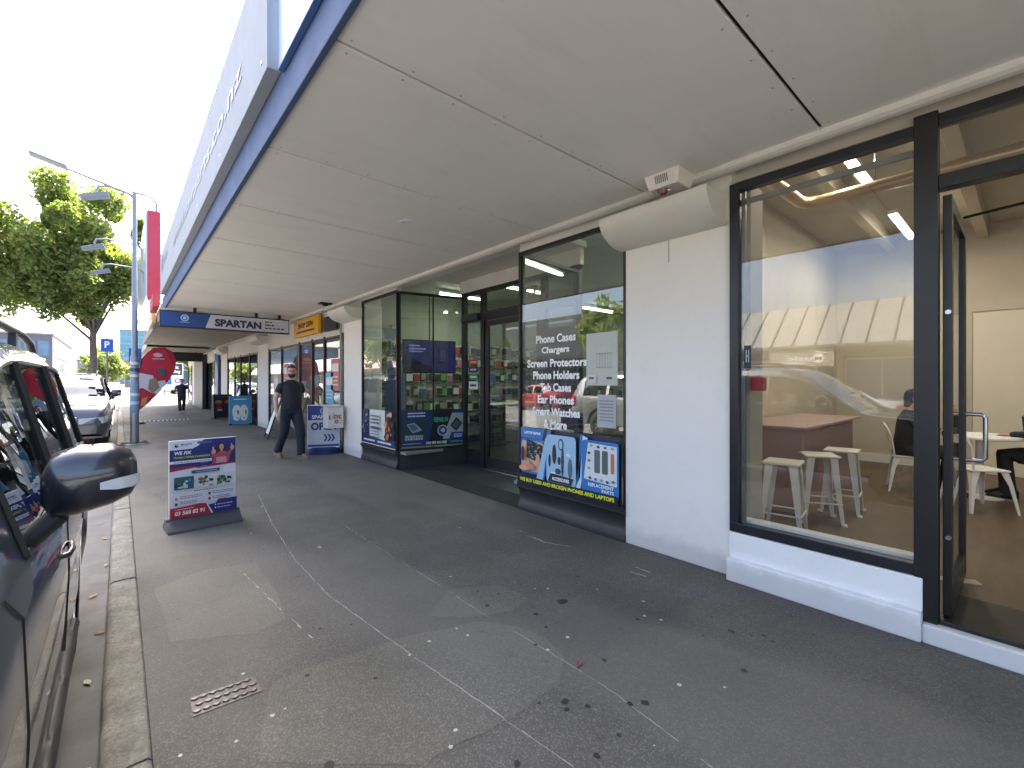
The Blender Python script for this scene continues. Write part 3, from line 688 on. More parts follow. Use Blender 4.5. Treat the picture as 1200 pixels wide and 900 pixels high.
g = G(); g.box(D+.42, D+.45, 7.55, 8.4, .31, 1.9); o = part('backing_board', g, paint((.06, .08, .15), .5), None, bevel=.003); tag(o, 'dark blue backing board standing inside the left display window', 'board')
g = G(); g.lathe([(.0, .0), (.03, .0), (.045, .04), (.045, .06), (0, .06)], (4.7, 7.6, 3.2)); o = part('ceiling_sensor', g, M['white'], None, smooth=50); tag(o, 'small white dome sensor under the phone shop ceiling', 'sensor')

# ---------------- window posters
def pm_thing(name, label, cat, art, thick=.003, back='20242c'):
    t = thing(name, label, cat, tuple(art.O)); g = G(); P = [art.O+art.R*a+art.U*b+art.N*c for c in (-thick, 0) for a, b in ((0, 0), (art.W, 0), (art.W, art.H), (0, art.H))]
    g.add(P, [(3, 2, 1, 0), (4, 5, 6, 7), (0, 1, 5, 4), (1, 2, 6, 5), (2, 3, 7, 6), (3, 0, 4, 7)]); part('board', g, paint(back, .5), t); art.build('print', t); return t
BL, LB, NV, DK = '2f74b8', '9fc4dc', '20365e', '12161f'
ar = Art((D-.008, 3.90, .345), (0, -1, 0), (0, 0, 1), 1.40, .625, .0006)
ar.rect(0, 0, 1, 1, '1b2740'); ar.poly([(0, .82), (0, 1), (.28, 1), (.25, .80)], BL).text('LAPTOP REPAIR', .045, .885, .19, .05, 'f0f4f8', .03)
ar.rrect(0.0, .17, .31, .80, .03, BL).rrect(.012, .21, .265, .76, .03, 'c9b09a').poly([(.07, .80), (.26, .70), (.26, .38), (.07, .45)], '1a222c')
rr = random.Random(2)
for k in range(40):
    x, yy = rr.uniform(.08, .24), rr.uniform(.42, .74); ar.rect(x, yy, x+rr.uniform(.006, .025), yy+rr.uniform(.01, .03), rr.choice(['5a6b76', '8fa0a8', '2c5a78', '0c1014', 'b8a070', '3e8aa0']))
ar.disc(.045, .52, .02, '5a1418', .14); ar.disc(.09, .32, .05, 'd89a78', .1).disc(.13, .30, .05, 'd3906c', .05).disc(.22, .42, .025, 'd89a78', .14).disc(.05, .26, .05, 'e0a888', .05)
ar.poly([(.20, .05), (.29, .06), (.37, 1), (.33, 1), (.30, .78)], BL)
ar.rrect(.32, .10, .62, .93, .03, LB); ar.poly([(.33, .08), (.58, .02), (.64, .18), (.66, .98), (.70, .98), (.60, .0), (.3, .0)], BL)
ar.poly([(.21, .12), (.28, .11), (.345, .86), (.31, .86)], LB)
for (x, yy, a, b, c) in ((.355, .48, .014, .11, '27313d'), (.405, .60, .022, .17, '1b2530'), (.455, .50, .016, .07, '2c3844'), (.49, .50, .014, .25, '31404d'), (.565, .40, .022, .17, '5f6f78'), (.445, .32, .03, .05, '3a4753'), (.49, .19, .035, .02, '2e4658'), (.395, .27, .025, .03, 'e8eef0'), (.55, .62, .025, .03, 'd8e2e6')): ar.disc(x, yy, a, c, b)
ar.disc(.475, .78, .026, '2c3a48', .10).disc(.475, .78, .018, LB, .075)
ar.poly([(.34, .125), (.575, .125), (.60, .24), (.37, .27)], '1e2633').text('ACCESSORIES', .385, .155, .175, .06, 'f4f6f8', .03)
ar.poly([(.60, .0), (.66, .0), (.735, .95), (.69, .98), (.665, .3)], 'c8dfea')
ar.rrect(.68, .06, 1.0, .92, .03, BL).poly([(.70, .30), (.74, .88), (.985, .86), (.985, .26)], 'd9dfe0')
ar.rrect(.795, .42, .845, .78, .01, '5d6468').rrect(.862, .42, .912, .78, .01, '566064').rect(.935, .45, .965, .75, 'c2775a')
for k in range(12):
    x, yy = [(.77, .84), (.83, .83), (.89, .83), (.95, .83), (.75, .72), (.75, .6), (.75, .48), (.76, .33), (.81, .32), (.86, .32), (.91, .31), (.96, .33)][k]; ar.disc(x, yy, .014, ['9ba2a6', '42484e', '70787c'][k % 3], .022)
ar.text('REPLACEMENT', .745, .20, .22, .055, 'e8f0f8', .03).text('PARTS', .865, .135, .10, .05, 'e8f0f8', .03)
ar.rect(0, -.005, 1, .02, DK).poly([(0, .0), (0, .16), (.62, .03), (.62, -.002)], '151b2a'); ar.rect(.0, -.002, 1, .125, '151b2a').text('WE BUY USED AND BROKEN PHONES AND LAPTOPS', .03, .03, .94, .065, 'e6ef3a', .035)
pm_thing('window_poster', 'blue poster of laptop repair, accessories and replacement parts low on the right display window', 'poster', ar)
# left window: street-facing poster
ar = Art((D-.008, 8.45, .36), (0, -1, 0), (0, 0, 1), 1.34, .62, .0006)
ar.rect(0, 0, 1, 1, '16233f').poly([(.24, .2), (.24, 1), (.72, 1), (.72, .14)], 'cfd3cc'); ar.rect(0, 0, 1, .14, '1a2c66').bars(.05, .42, .05, .05, 'd5dcee').bars(.5, .9, .05, .05, 'e6ecf8')
for k in range(40):
    x = rr.uniform(.02, .2); ar.disc(x, rr.uniform(.2, .95), rr.uniform(.008, .03), rr.choice(['5a6a84', '8d9bb0', '2f4a7c', '0d1424', 'b8c0cc']))
for k in range(30):
    x = rr.uniform(.76, .98); ar.disc(x, rr.uniform(.2, .95), rr.uniform(.01, .035), rr.choice(['7a3f22', '3a1c10', 'b4703a', '101418', '2d4a36', 'c8a27a']))
ar.bars(.34, .62, .80, .05, '42506a', 3, .1).rect(.34, .44, .62, .52, '3c4a66').bars(.34, .62, .36, .03, '5c6880', 3, .08)
pm_thing('window_poster', 'poster with a pale notice between repair photos on the left display window facing the street', 'poster', ar)
# left window: poster on the return side, facing the camera
a2 = Vector((D+.045, 7.05, 0)); e2 = (Vector((GX0, 6.77, 0))-a2).normalized(); nrm = Vector((e2.y, -e2.x, 0))
o2 = a2+nrm*.006+e2*.03
ar = Art((o2.x, o2.y, .36), e2, (0, 0, 1), 1.16, .64, .0006)
ar.rect(0, 0, 1, 1, '16335c').poly([(.4, 0), (.45, .35), (.52, 1), (.80, 1), (.66, .1), (.64, 0)], '0e141c').poly([(.64, .18), (.79, .9), (1, .9), (1, .18)], '9ba5a8')
ar.rect(.05, .22, .36, .72, '22303c').poly([(.08, .62), (.2, .66), (.32, .45), (.17, .38)], '8ba0a6').poly([(.10, .6), (.19, .63), (.27, .48), (.17, .43)], '3f6a7c').bars(.06, .34, .26, .06, '9fb0b8', 2, .07)
ar.bars(.1, .36, .9, .035, 'c8d4e4', 2, .08).text('REPAIR IN', .50, .66, .22, .13, '3fc09a', .02)
ar.disc(.64, .42, .085, 'a9b8c8').disc(.64, .42, .07, '2a4a78').text('45', .61, .38, .06, .1, 'e8eef4', .02)
ar.poly([(.76, .55), (.86, .78), (.96, .6), (.86, .38)], '1c2a30').poly([(.79, .55), (.86, .70), (.92, .6), (.85, .45)], '3a5a60').poly([(.74, .18), (.78, .36), (1, .36), (1, .18)], '123a78').bars(.82, .96, .28, .03, 'c8d8f0', 2, .06)
ar.text('NO FIX NO FEE', .38, .06, .32, .07, 'f2f4f6', .03).rect(.02, .09, .3, .1, 'c8d0d8').bars(.76, .97, .09, .02, 'a0aec0').rect(0, -.0, 1, .018, '90988c').rect(.8, -.0, 1, .018, '6aa878')
pm_thing('window_poster', 'dark blue NO FIX NO FEE poster on the return side of the left display window', 'poster', ar)
# vinyl lettering on the right window
lt = thing('window_lettering', 'white vinyl list of phone accessories on the right display window', 'lettering', (D, 3.37, 1.0))
for i, s in enumerate(('Phone Cases', 'Chargers', 'Screen Protectors', 'Phone Holders', 'Tab Cases', 'Ear Phones', 'Smart Watches', '& More')):
    wd = [.60, .42, .90, .70, .47, .55, .72, .35][i]*.98; z = 1.925-i*.134
    ar = Art((D+.0158, 3.375+wd/2, z), (0, -1, 0), (0, 0, 1), wd, .092); ar.text(s, 0, 0, 1, 1, 'f4f4f2', .035); ar.build('lettering', lt)
# board and notices inside the right window
g = G(); g.box(D+.10, D+.12, 3.12, 3.66, .98, 2.10); o = part('display_board', g, paint((.03, .034, .04), .45), None, bevel=.003); tag(o, 'tall dark board standing behind the white lettering', 'board')
ar = Art((D+.0155, 2.94, 1.46), (0, -1, 0), (0, 0, 1), .38, .52); ar.rect(0, 0, 1, 1, 'b9beb4')
for k in range(6): ar.rect(.35+k*.09, .35, .36+k*.09, .6, '8d948c')
ar.rect(.35, .34, .85, .35, '7c847c').rect(.35, .6, .85, .61, '7c847c').rect(.08, .05, .35, .2, 'c8ccc4').rect(.68, .12, .85, .16, '4a504c').rect(.12, .12, .28, .16, '4a504c')
pm_thing('window_notice', 'large pale printed notice taped inside the right display window', 'notice', ar, back='b0b4ac')
ar = Art((D+.0155, 2.80, 1.05), (0, -1, 0), (0, 0, 1), .22, .32); ar.rect(0, 0, 1, 1, 'a9aeb2').bars(.1, .9, .8, .03, '6a7074', 7, .1)
pm_thing('window_notice', 'small pale notice below the large one in the right display window', 'notice', ar, back='b0b4ac')

# ------------------------------------------------------------------ canopy
def canopy(name, label, y0, y1, first, step, z, xo, xi, mat=M['soffit'], fasc=M['fascia_blue']):
    t = thing(name, label, 'canopy', (xo, y0, z))
    ys = [y0]; k = first
    while k < y1-.2:
        if k > y0+.2: ys.append(k)
        k += step
    ys.append(y1)
    for i in range(len(ys)-1):
        g = G(); g.box(xo+.012, xi, ys[i]+.010, ys[i+1]-.010, z, z+.02); part('soffit_panel', g, mat, t, bevel=.003)
    g = G(); k = 0
    for i in range(len(ys)-1):
        for yq in (ys[i]+.05, ys[i+1]-.05):
            for j in range(9):
                xx = xo+.08+(xi-xo-.14)*j/8+rnd.uniform(-.01, .01); g.lathe([(0, -.0025), (.006, -.002), (.008, .001)], (xx, yq+rnd.uniform(-.006, .006), z), 6)
    if len(ys) > 8: part('soffit_screws', g, paint((.45, .43, .38), .5), t, kind='stuff')
    g = G(); g.box(xo+.01, xi+.1, y0, y1, z+.022, z+.03); part('soffit_backing', g, M['rubber'], t)
    g = G(); g.box(xo-.02, xo+.012, y0, y1, z-.015, z+.24); part('fascia', g, fasc, t, bevel=.004)
    g = G(); g.box(xo-.018, xo+.03, y0, y1, z+.242, z+.285); part('gutter_lip', g, fasc, t, bevel=.004)
    g = G(); g.box(xo+.03, xi+.1, y0, y1, z+.20, z+.24); part('canopy_roof', g, M['grey_steel'], t)
    g = G(); g.extr([(xi-.005, z-.035), (xi+.02, z-.05), (xi+.05, z-.055), (xi+.05, z+.0), (xi+.148, z+.0), (xi+.148, z+.03), (xi-.005, z+.021)][::-1], y0, y1, 'y'); part('cornice', g, M['trim'], t)
    return t
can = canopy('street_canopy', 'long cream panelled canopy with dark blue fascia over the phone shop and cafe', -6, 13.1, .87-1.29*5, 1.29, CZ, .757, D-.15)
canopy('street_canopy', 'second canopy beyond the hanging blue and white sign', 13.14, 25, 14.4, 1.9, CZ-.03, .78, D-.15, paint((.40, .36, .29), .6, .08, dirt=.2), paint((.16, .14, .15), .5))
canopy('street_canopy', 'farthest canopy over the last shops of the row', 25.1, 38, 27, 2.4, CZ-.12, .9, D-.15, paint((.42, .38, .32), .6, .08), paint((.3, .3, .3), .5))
# recessed downlights and the sensor
def disc_light(px, z, yy, label, nm='downlight'):
    dx, dy = ray(px); x = yy*dx/dy
    g = G(); g.lathe([(.0, .0), (.05, .0), (.075, -.006), (.09, -.003), (.09, .012)], (x, yy, z-.002), 20); o = part(nm, g, M['white'], None, smooth=40); tag(o, label, 'downlight')
def ceil(px, py, z=CZ): dx, dy = ray(px); t = (z-1.5)*527/(447-py); return dx*t, dy*t
for px, py, lb in ((478, 261, 'round white recessed downlight in the near part of the canopy'), (343, 333, 'round white recessed downlight farther along the canopy')):
    x, yy = ceil(px, py); g = G(); g.lathe([(.0, .002), (.05, .0), (.07, -.008), (.09, -.004), (.09, .01)], (x, yy, CZ-.002), 20); tag(part('downlight', g, M['white'], None, smooth=40), lb, 'downlight')
x, yy = ceil(381, 355); g = G(); g.box(x-.12, x+.12, yy-.09, yy+.09, CZ-.03, CZ-.002); g.box(x-.05, x+.05, yy-.03, yy+.03, CZ-.06, CZ-.03); tag(part('ceiling_vent', g, M['black'], None, bevel=.008), 'small black square fitting under the canopy near the yellow sign', 'vent')
# curved hoods over the pillars
def hood(y0, y1, lb, z0=2.71, z1=2.935, out=.35):
    p = [(D-.003, z1)]
    for k in range(11):
        a = k/10*PI/2; p.append((D-.003-out*math.cos(a)**.9, z1-.012-(z1-z0-.012)*math.sin(a)**1.1))
    p.insert(1, (D-.003-out, z1))
    g = G(); g.extr(p, y0, y1, 'y'); o = part('pillar_hood', g, M['hood'], None, smooth=35, bevel=.004); tag(o, lb, 'cove hood', 'curved hoods on the pillars'); return o
hood(1.53, 2.50, 'large pale curved hood on the pillar beside the cafe window')
g = G(); g.box(D-.02, D-.003, 1.50, 1.655, 2.73, 3.04); part('hood_plate', g, M['hood'], bld, bevel=.003)
hood(8.5, 9.42, 'curved hood on the pillar between the phone shop and the yellow sign')
hood(15.8, 17.2, 'curved hood on the third pillar, behind the hanging sign'); hood(23.0, 24.5, 'curved hood on the farthest white pillar')
# emergency light fitting under the canopy
def egress():
    cx, cy = 3.275, 1.86
    t = thing('egress_light', 'white tapered light fitting with grille slots under the canopy', 'light fitting', (cx, cy, CZ), R(0))
    a, b, c = .15, .13, .11; g = G()
    g.add([(-b, -a, 0), (b, -a, 0), (b, a, 0), (-b, a, 0), (-b*.78, -a*.8, -c), (b*.78, -a*.8, -c), (b*.78, a*.8, -c), (-b*.78, a*.8, -c)], [(3, 2, 1, 0)[::-1], (4, 5, 6, 7)[::-1], (0, 1, 5, 4)[::-1], (1, 2, 6, 5)[::-1], (2, 3, 7, 6)[::-1], (3, 0, 4, 7)[::-1]])
    part('housing', g, paint((.74, .71, .66), .45, .06, 8, dirt=.3), t, bevel=.006, local=True)
    g = G()
    for k in range(7):
        yk = -.05+k*.016; g.add([(-b*.97-.002, yk, -.022), (-b*.97-.002, yk+.009, -.022), (-b*.83-.003, yk+.009, -.078), (-b*.83-.003, yk, -.078)], [(0, 1, 2, 3)])
    part('grille_slot', g, paint((.18, .17, .16), .6), t, local=True)
    g = G(); g.lathe([(0, -.17), (.028, -.165), (.04, -.14), (.045, -.10), (.045, -.098)], (-.05, .03, .02), 14); part('sensor_lens', g, paint((.16, .05, .05), .25, .1), t, smooth=50, local=True)
    g = G(); g.tube([(-.05, .03, -.1), (-.05, -.04, -.13)], .008, 6); part('lens_bracket', g, M['steel'], t, local=True)
egress()
# ------------------------------------------------------------------ signs on the canopy edge
fs = thing('fascia_sign', 'long white sign panel with grey web address above the canopy edge', 'sign', (.70, 3, 3.36))
g = G(); g.box(.66, .735, 2.97, 12.3, 3.37, 4.18); part('sign_panel', g, paint((.29, .31, .335), .8, .04), fs, bevel=.004)
ar = Art((.657, 9.2, 3.62), (0, -1, 0), (0, 0, 1), 5.5, .22); ar.text('www.laserparts.co.nz', 0, 0, 1, 1, '4c5560', .02); ar.build('sign_lettering', fs)
ar = Art((.657, 11.9, 3.75), (0, -1, 0), (0, 0, 1), 1.6, .3); ar.text('57', 0, 0, .35, .9, '4c5560', .02).text('shop', .45, .1, .5, .6, '4c5560', .02); ar.build('sign_lettering', fs)
g = G()
for k in range(7):
    for z in (3.46, 4.12): g.lathe([(0, -.008), (.012, -.006), (.014, 0)], (.66, 3.1+k*1.5, z), 8, 'x')
part('sign_fixing', g, M['steel'], fs)
for k in range(5): g = G(); g.tube([(.70, 3.2+k*2.1, 4.0), (1.3, 3.2+k*2.1, 3.36)], .018, 6); part('sign_brace', g, M['grey_steel'], fs)
g = G(); g.box(.70, .735, -4, 2.9, 3.33, 4.3); o = part('fascia_sign', g, paint((.05, .12, .30), .35, .06), None, bevel=.004); tag(o, 'deep blue sign panel above the canopy edge nearest the camera', 'sign')
# projecting flood lamps on arms along the canopy edge
def arm_lamp(x, yy, z, lb, s=1.):
    t = thing('flood_lamp', lb, 'flood lamp', (x, yy, z), group='flood lamps on arms over the sign boards')
    g = G(); g.tube([(0, 0, 0), (0, 0, .35*s), (-.08*s, 0, .47*s), (-.25*s, 0, .52*s), (-.9*s, 0, .55*s), (-1.1*s, 0, .50*s), (-1.15*s, 0, .36*s)], .028*s, 8); part('lamp_arm', g, M['grey_steel'], t, smooth=50, local=True)
    g = G(); g.add([(-1.45*s, -.14*s, .18*s), (-.95*s, -.14*s, .38*s), (-.95*s, .14*s, .38*s), (-1.45*s, .14*s, .18*s), (-1.40*s, -.12*s, .10*s), (-.90*s, -.12*s, .27*s), (-.90*s, .12*s, .27*s), (-1.40*s, .12*s, .10*s)], [(0, 1, 2, 3), (7, 6, 5, 4), (0, 4, 5, 1), (1, 5, 6, 2), (2, 6, 7, 3), (3, 7, 4, 0)])
    part('lamp_head', g, paint((.16, .19, .24), .4), t, bevel=.01, local=True)
# red-ended sign board over the next canopy
rb = thing('sign_board', 'tall street facing sign board with red return end beyond the white fascia sign', 'sign', (.6, 14.8, 3.4))
g = G(); g.box(.50, .53, 14.8, 24.5, 3.7, 5.85); part('sign_face', g, paint((.45, .50, .52), .2, .08, .6), rb, bevel=.004)
g = G(); g.box(.53, .80, 14.8, 14.9, 3.6, 5.9); part('return_end', g, paint((.45, .03, .06), .4), rb, bevel=.006)
for k in range(4): g = G(); g.tube([(.55, 15.5+k*2.7, 5.5), (1.6, 15.5+k*2.7, 3.4)], .03, 6); part('sign_brace', g, M['grey_steel'], rb)
g = G(); g.box(.60, .74, 13.9, 15.4, 3.32, 3.62); tag(part('fascia_sign', g, paint((.5, .04, .05), .4), None, bevel=.005), 'small red sign on the second canopy fascia', 'sign')
g = G(); g.box(.66, .74, 15.6, 17.6, 3.10, 3.42); tag(part('fascia_sign', g, paint((.62, .50, .24), .4), None, bevel=.005), 'small cream yellow sign on the second canopy fascia', 'sign')
arm_lamp(.72, 14.85, 5.75, 'flood lamp on curved arm above the red ended sign board', 1.0)
arm_lamp(.50, 17.0, 5.0, 'flood lamp on arm halfway along the sign board', .9)
arm_lamp(.50, 16.0, 4.2, 'lowest flood lamp on arm in front of the sign board', .75)
g = G(); g.ball((.88, 14.3, 4.15), (.13, .13, .16)); g.tube([(.88, 14.3, 4.1), (.98, 14.3, 3.4)], .03, 6); tag(part('camera_dome', g, M['black'], None, smooth=60), 'black dome fitting between the two sign boards', 'fitting')
# hanging sign
hs = thing('hanging_sign', 'blue and white SPARTAN sign box hanging across the footpath', 'sign', (1.9, 12.0, 3.1))
g = G(); g.box(.63, 3.16, 12.0, 12.12, 2.66, 3.02); part('sign_box', g, M['navy_frame'], hs, bevel=.006)
ar = Art((.65, 11.996, 2.69), (1, 0, 0), (0, 0, 1), 2.49, .30); wh = emit('lit_sign_face', 'a8a8b0', .02)
ar.rect(0, 0, 1, 1, wh).poly([(0, 0), (.315, 0), (.355, 1), (0, 1)], emit('lit_sign_blue', '1c3f7c', .01))
ar.disc(.165, .62, .03, '9db4d4').disc(.165, .62, .02, '2a5aa0').disc(.165, .62, .012, 'b0c4e0').rect(.13, .28, .20, .33, '8fa8cc').text('SPARTAN', .385, .16, .375, .58, '141c4a', .05)
ar.bars(.79, .85, .72, .1, '2a2c38').bars(.79, .87, .48, .1, '2a2c38').bars(.79, .96, .22, .1, '2a2c38'); ar.build('sign_face', hs)
for x in (1.25, 2.45, 2.95): g = G(); g.box(x-.03, x+.03, 12.04, 12.08, 3.02, CZ); part('hanger', g, M['black'], hs)
g = G(); g.box(.66, 3.1, 12.14, 12.17, 3.04, 3.07); part('hanger_rail', g, M['white'], hs)
# yellow sign on the next shop
ys = thing('shop_sign', 'yellow SHOP 2/574 sign above the glazed entrance', 'sign', (D-.1, 11.6, 2.65))
g = G(); g.box(D-.12, D-.05, 10.7, 12.6, 2.62, 3.04); part('sign_panel', g, paint('d8a010', .4, .04), ys, bevel=.004)
ar = Art((D-.122, 12.55, 2.64), (0, -1, 0), (0, 0, 1), 1.8, .38); ar.text('SHOP 2/574', .18, .48, .64, .34, '2a1a0c', .05).bars(.12, .88, .18, .12, '3a2810'); ar.build('sign_lettering', ys)

# ------------------------------------------------------------------ next shops of the row
def shopfront(name, lb, y0, y1, mulls, door, pil, wallc, sill=.25, head=2.5):
    t = thing(name, lb, 'building', (D, y0, 0))
    def q(n, *a, m, bevel=0):
        g = G(); g.box(*a); return part(n, g, m, t, bevel=bevel)
    q('upper_wall', D, D+.25, y0, y1, 3.16, 5.2, m=wallc); q('bulkhead', D+.02, D+.12, y0, y1, head, 3.14, m=M['trim'])
    q('roof', D+.25, 12, y0, y1, 4.6, 4.8, m=M['grey_steel'])
    for a, b in pil: q('pillar', D-.02, D+.4, a, b, 0, 3.14, m=M['pillar'], bevel=.008)
    ms = sorted(mulls)
    for i, m in enumerate(ms): q('mullion', D-.01, D+.06, m-.035, m+.035, 0, head+.03, m=M['black'], bevel=.004)
    for i in range(len(ms)-1):
        a, b = ms[i]+.035, ms[i+1]-.035; dr_ = (i == door)
        q('door_head' if dr_ else 'frame_head', D, D+.05, a, b, head-.05, head, m=M['black'])
        if not dr_: q('stall_riser', D, D+.06, a, b, 0, sill, m=M['base_black'])
        q('pane', D+.02, D+.026, a, b, .05 if dr_ else sill, head-.05, m=M['glass'])
    q('interior_floor', D+.1, 9, y0+.02, y1-.02, -.01, .015, m=M['shop_floor']); q('interior_wall', 9, 9.1, y0, y1, 0, 3.4, m=M['shop_wall']); q('interior_wall', D+.1, 9, y1-.1, y1, 0, 3.4, m=M['shop_wall']); q('interior_wall', D+.4, 9, y0, y0+.1, 0, 3.4, m=M['shop_wall'])
    q('interior_ceiling', D+.1, 9, y0, y1, 3.3, 3.38, m=M['white'])
    return t
sp = shopfront('shopfront', 'glazed shopfront with yellow sign between two white pillars', 9.45, 17.2, (9.5, 10.67, 11.53, 12.57, 14.3, 15.75), 2, ((15.8, 17.18),), M['white'])
for yy in (10.4, 13.4, 15.0): tube_light(5, 6.4, yy, 3.2, 'lit tube light inside the shop with the yellow sign, %s' % {10.4: 'nearest', 13.4: 'middle', 15.0: 'farthest'}[yy], power=3, colr=(1, .95, .85), es=2)
shopfront('shopfront', 'shopfront with dark door beyond the third white pillar', 17.24, 24.55, (17.3, 18.6, 20.2, 21.4, 22.95), 2, ((23.0, 24.5),), M['trim'])
shopfront('shopfront', 'last shopfront of the row with blue and black piers', 24.6, 38, (24.7, 26.6, 29.4, 33.2, 36, 37.9), 1, ((29.5, 32.6), (33.3, 35.4)), paint((.3, .3, .32), .6))
g = G(); g.box(D-.12, D-.021, 24.7, 25.6, 0, 3.0); tag(part('blue_pier', g, paint((.04, .09, .28), .4), None, bevel=.01), 'blue painted pier beyond the farthest white pillar', 'pillar')
g = G(); g.box(D-.2, D-.025, 29.2, 32.7, 0, 3.0); tag(part('dark_pier', g, M['base_black'], None, bevel=.01), 'broad black pier near the end of the shop row', 'pillar')
# things inside the neighbour shop windows
rr = random.Random(9)
for i, (yy, c, nm) in enumerate(((9.95, (.5, .1, .12), 'red'), (10.3, (.1, .35, .55), 'light blue'), (13.2, (.1, .3, .6), 'blue'), (14.9, (.55, .5, .42), 'cream'), (13.8, (.5, .12, .1), 'red and white'))):
    ar = Art((D+.015, yy+.3, 1.0 if i % 2 else 1.3), (0, -1, 0), (0, 0, 1), .5, .7); ar.rect(0, 0, 1, 1, tuple(c)).rect(.1, .6, .9, .85, 'd8d8d4').bars(.15, .85, .4, .05, 'd0d0cc', 3, .12)
    o = ar.build('window_poster'); tag(o, '%s poster in the windows left of the yellow sign, %s' % (nm, ['nearest', 'second', 'third', 'last', 'fourth'][i]), 'poster')
g = G(); g.box(D-.06, D-.012, 9.72, 10.5, 2.62, 2.95); tag(part('display_box', g, M['black'], None, bevel=.006), 'small black screen box high between the pillar and the yellow sign', 'screen')
g = G(); x = D-.06; g.tube([(x, 9.46, 2.95), (x, 9.46, 1.02)], .022, 8); g.tube([(x, 9.46, 2.9), (x-.12, 9.5, 2.95), (x-.3, 9.7, 2.95)], .018, 6)
for z in (1.3, 2.2): g.box(x-.03, x+.06, 9.43, 9.49, z, z+.03)
tag(part('wall_pipe', g, M['grey_steel'], None, smooth=60), 'grey vertical pipe on the side of the pillar above the white box', 'pipe')
mb = thing('meter_box', 'white metal box with red graffiti fixed beside the pillar', 'box', (3.3, 9.35, .62))
g = G(); g.box(3.14, 3.46, 9.22, 9.5, .55, .98); part('box_body', g, paint((.68, .67, .63), .5, .05, dirt=.3), mb, bevel=.008)
g = G(); g.box(3.12, 3.48, 9.20, 9.52, .98, 1.0); part('box_lid', g, paint((.6, .59, .55), .5), mb, bevel=.004)
ar = Art((3.15, 9.217, .58), (1, 0, 0), (0, 0, 1), .30, .38); ar.text('love', .30, .42, .5, .34, '9c2230', .015, .2); ar.disc(.55, .28, .14, '9c2230').disc(.55, .28, .09, 'a9a6a0').rect(.06, .4, .14, .62, '26282a').bars(.75, .9, .6, .03, '45484a', 4, .14); ar.build('graffiti', mb)
g = G(); g.tube([(3.46, 9.4, .8), (D, 9.4, .8)], .02, 6); part('wall_bracket', g, M['steel'], mb)
# ------------------------------------------------------------------ cars
def interp(cp, t):
    if t <= cp[0][0]: return cp[0][1]
    for i in range(len(cp)-1):
        a, b = cp[i], cp[i+1]
        if t <= b[0]:
            u = (t-a[0])/(b[0]-a[0])
            p0 = cp[max(0, i-1)]; p3 = cp[min(len(cp)-1, i+2)]
            m1 = (b[1]-p0[1])/(b[0]-p0[0]) if b[0] != p0[0] else 0; m2 = (p3[1]-a[1])/(p3[0]-a[0]) if p3[0] != a[0] else 0
            if (b[1]-a[1])*(m1) <= 0: m1 = 0
            if (b[1]-a[1])*(m2) <= 0: m2 = 0
            h = b[0]-a[0]; m1 = max(-abs(3*(b[1]-a[1])/h), min(abs(3*(b[1]-a[1])/h), m1)); m2 = max(-abs(3*(b[1]-a[1])/h), min(abs(3*(b[1]-a[1])/h), m2))
            u2, u3 = u*u, u*u*u
            return (2*u3-3*u2+1)*a[1]+(u3-2*u2+u)*h*m1+(-2*u3+3*u2)*b[1]+(u3-u2)*h*m2
    return cp[-1][1]
KINDS = {
 'suv': dict(L=4.85, W=.94, roof=[(0, .70), (.05, .86), (.18, 1.03), (.6, 1.13), (1.25, 1.19), (1.42, 1.22), (1.85, 1.55), (2.2, 1.78), (2.7, 1.84), (3.6, 1.84), (4.3, 1.80), (4.55, 1.72), (4.75, 1.35), (4.83, 1.15), (4.85, .9)],
    belt=[(0, .66), (.12, .90), (.6, 1.04), (1.3, 1.13), (2.0, 1.16), (3.5, 1.18), (4.6, 1.20), (4.85, 1.1)], plan=[(0, .72), (.08, .82), (.35, .91), (.9, .94), (3.9, .94), (4.5, .915), (4.78, .86), (4.85, .80)],
    sill=.36, wheels=(.93, 3.72), wr=.385, ws=(1.42, 2.24), rw=(4.52, 4.8), side=((1.72, 2.52), (2.6, 3.42), (3.52, 4.35)), tumble=.15, seams=(1.42, 2.56, 3.47), rails=True),
 'hatch': dict(L=4.15, W=.87, roof=[(0, .60), (.05, .74), (.2, .84), (.7, .95), (1.0, 1.0), (1.15, 1.06), (1.6, 1.33), (2.0, 1.48), (2.6, 1.52), (3.3, 1.47), (3.7, 1.38), (4.0, 1.12), (4.12, .95), (4.15, .8)],
    belt=[(0, .56), (.2, .76), (1.0, .92), (2.0, .95), (3.5, 1.0), (4.15, .92)], plan=[(0, .62), (.1, .74), (.4, .84), (1, .87), (3.4, .87), (4.0, .80), (4.15, .70)],
    sill=.24, wheels=(.78, 3.38), wr=.315, ws=(1.12, 1.98), rw=(3.68, 4.05), side=((1.5, 2.3), (2.38, 3.2), (3.27, 3.6)), tumble=.17, seams=(1.15, 2.34, 3.23), rails=False),
 'sedan': dict(L=4.7, W=.89, roof=[(0, .60), (.05, .74), (.2, .84), (.9, .96), (1.3, 1.01), (1.45, 1.05), (1.95, 1.32), (2.3, 1.44), (2.9, 1.46), (3.5, 1.36), (4.0, 1.10), (4.2, 1.06), (4.62, 1.0), (4.69, .85), (4.7, .75)],
    belt=[(0, .56), (.2, .76), (1.2, .92), (2.0, .94), (3.8, 1.0), (4.7, .9)], plan=[(0, .64), (.1, .76), (.4, .86), (1, .89), (3.8, .89), (4.5, .83), (4.7, .72)],
    sill=.24, wheels=(.88, 3.68), wr=.325, ws=(1.42, 2.25), rw=(3.45, 4.02), side=((1.8, 2.6), (2.68, 3.45)), tumble=.18, seams=(1.5, 2.64, 3.5), rails=False)}
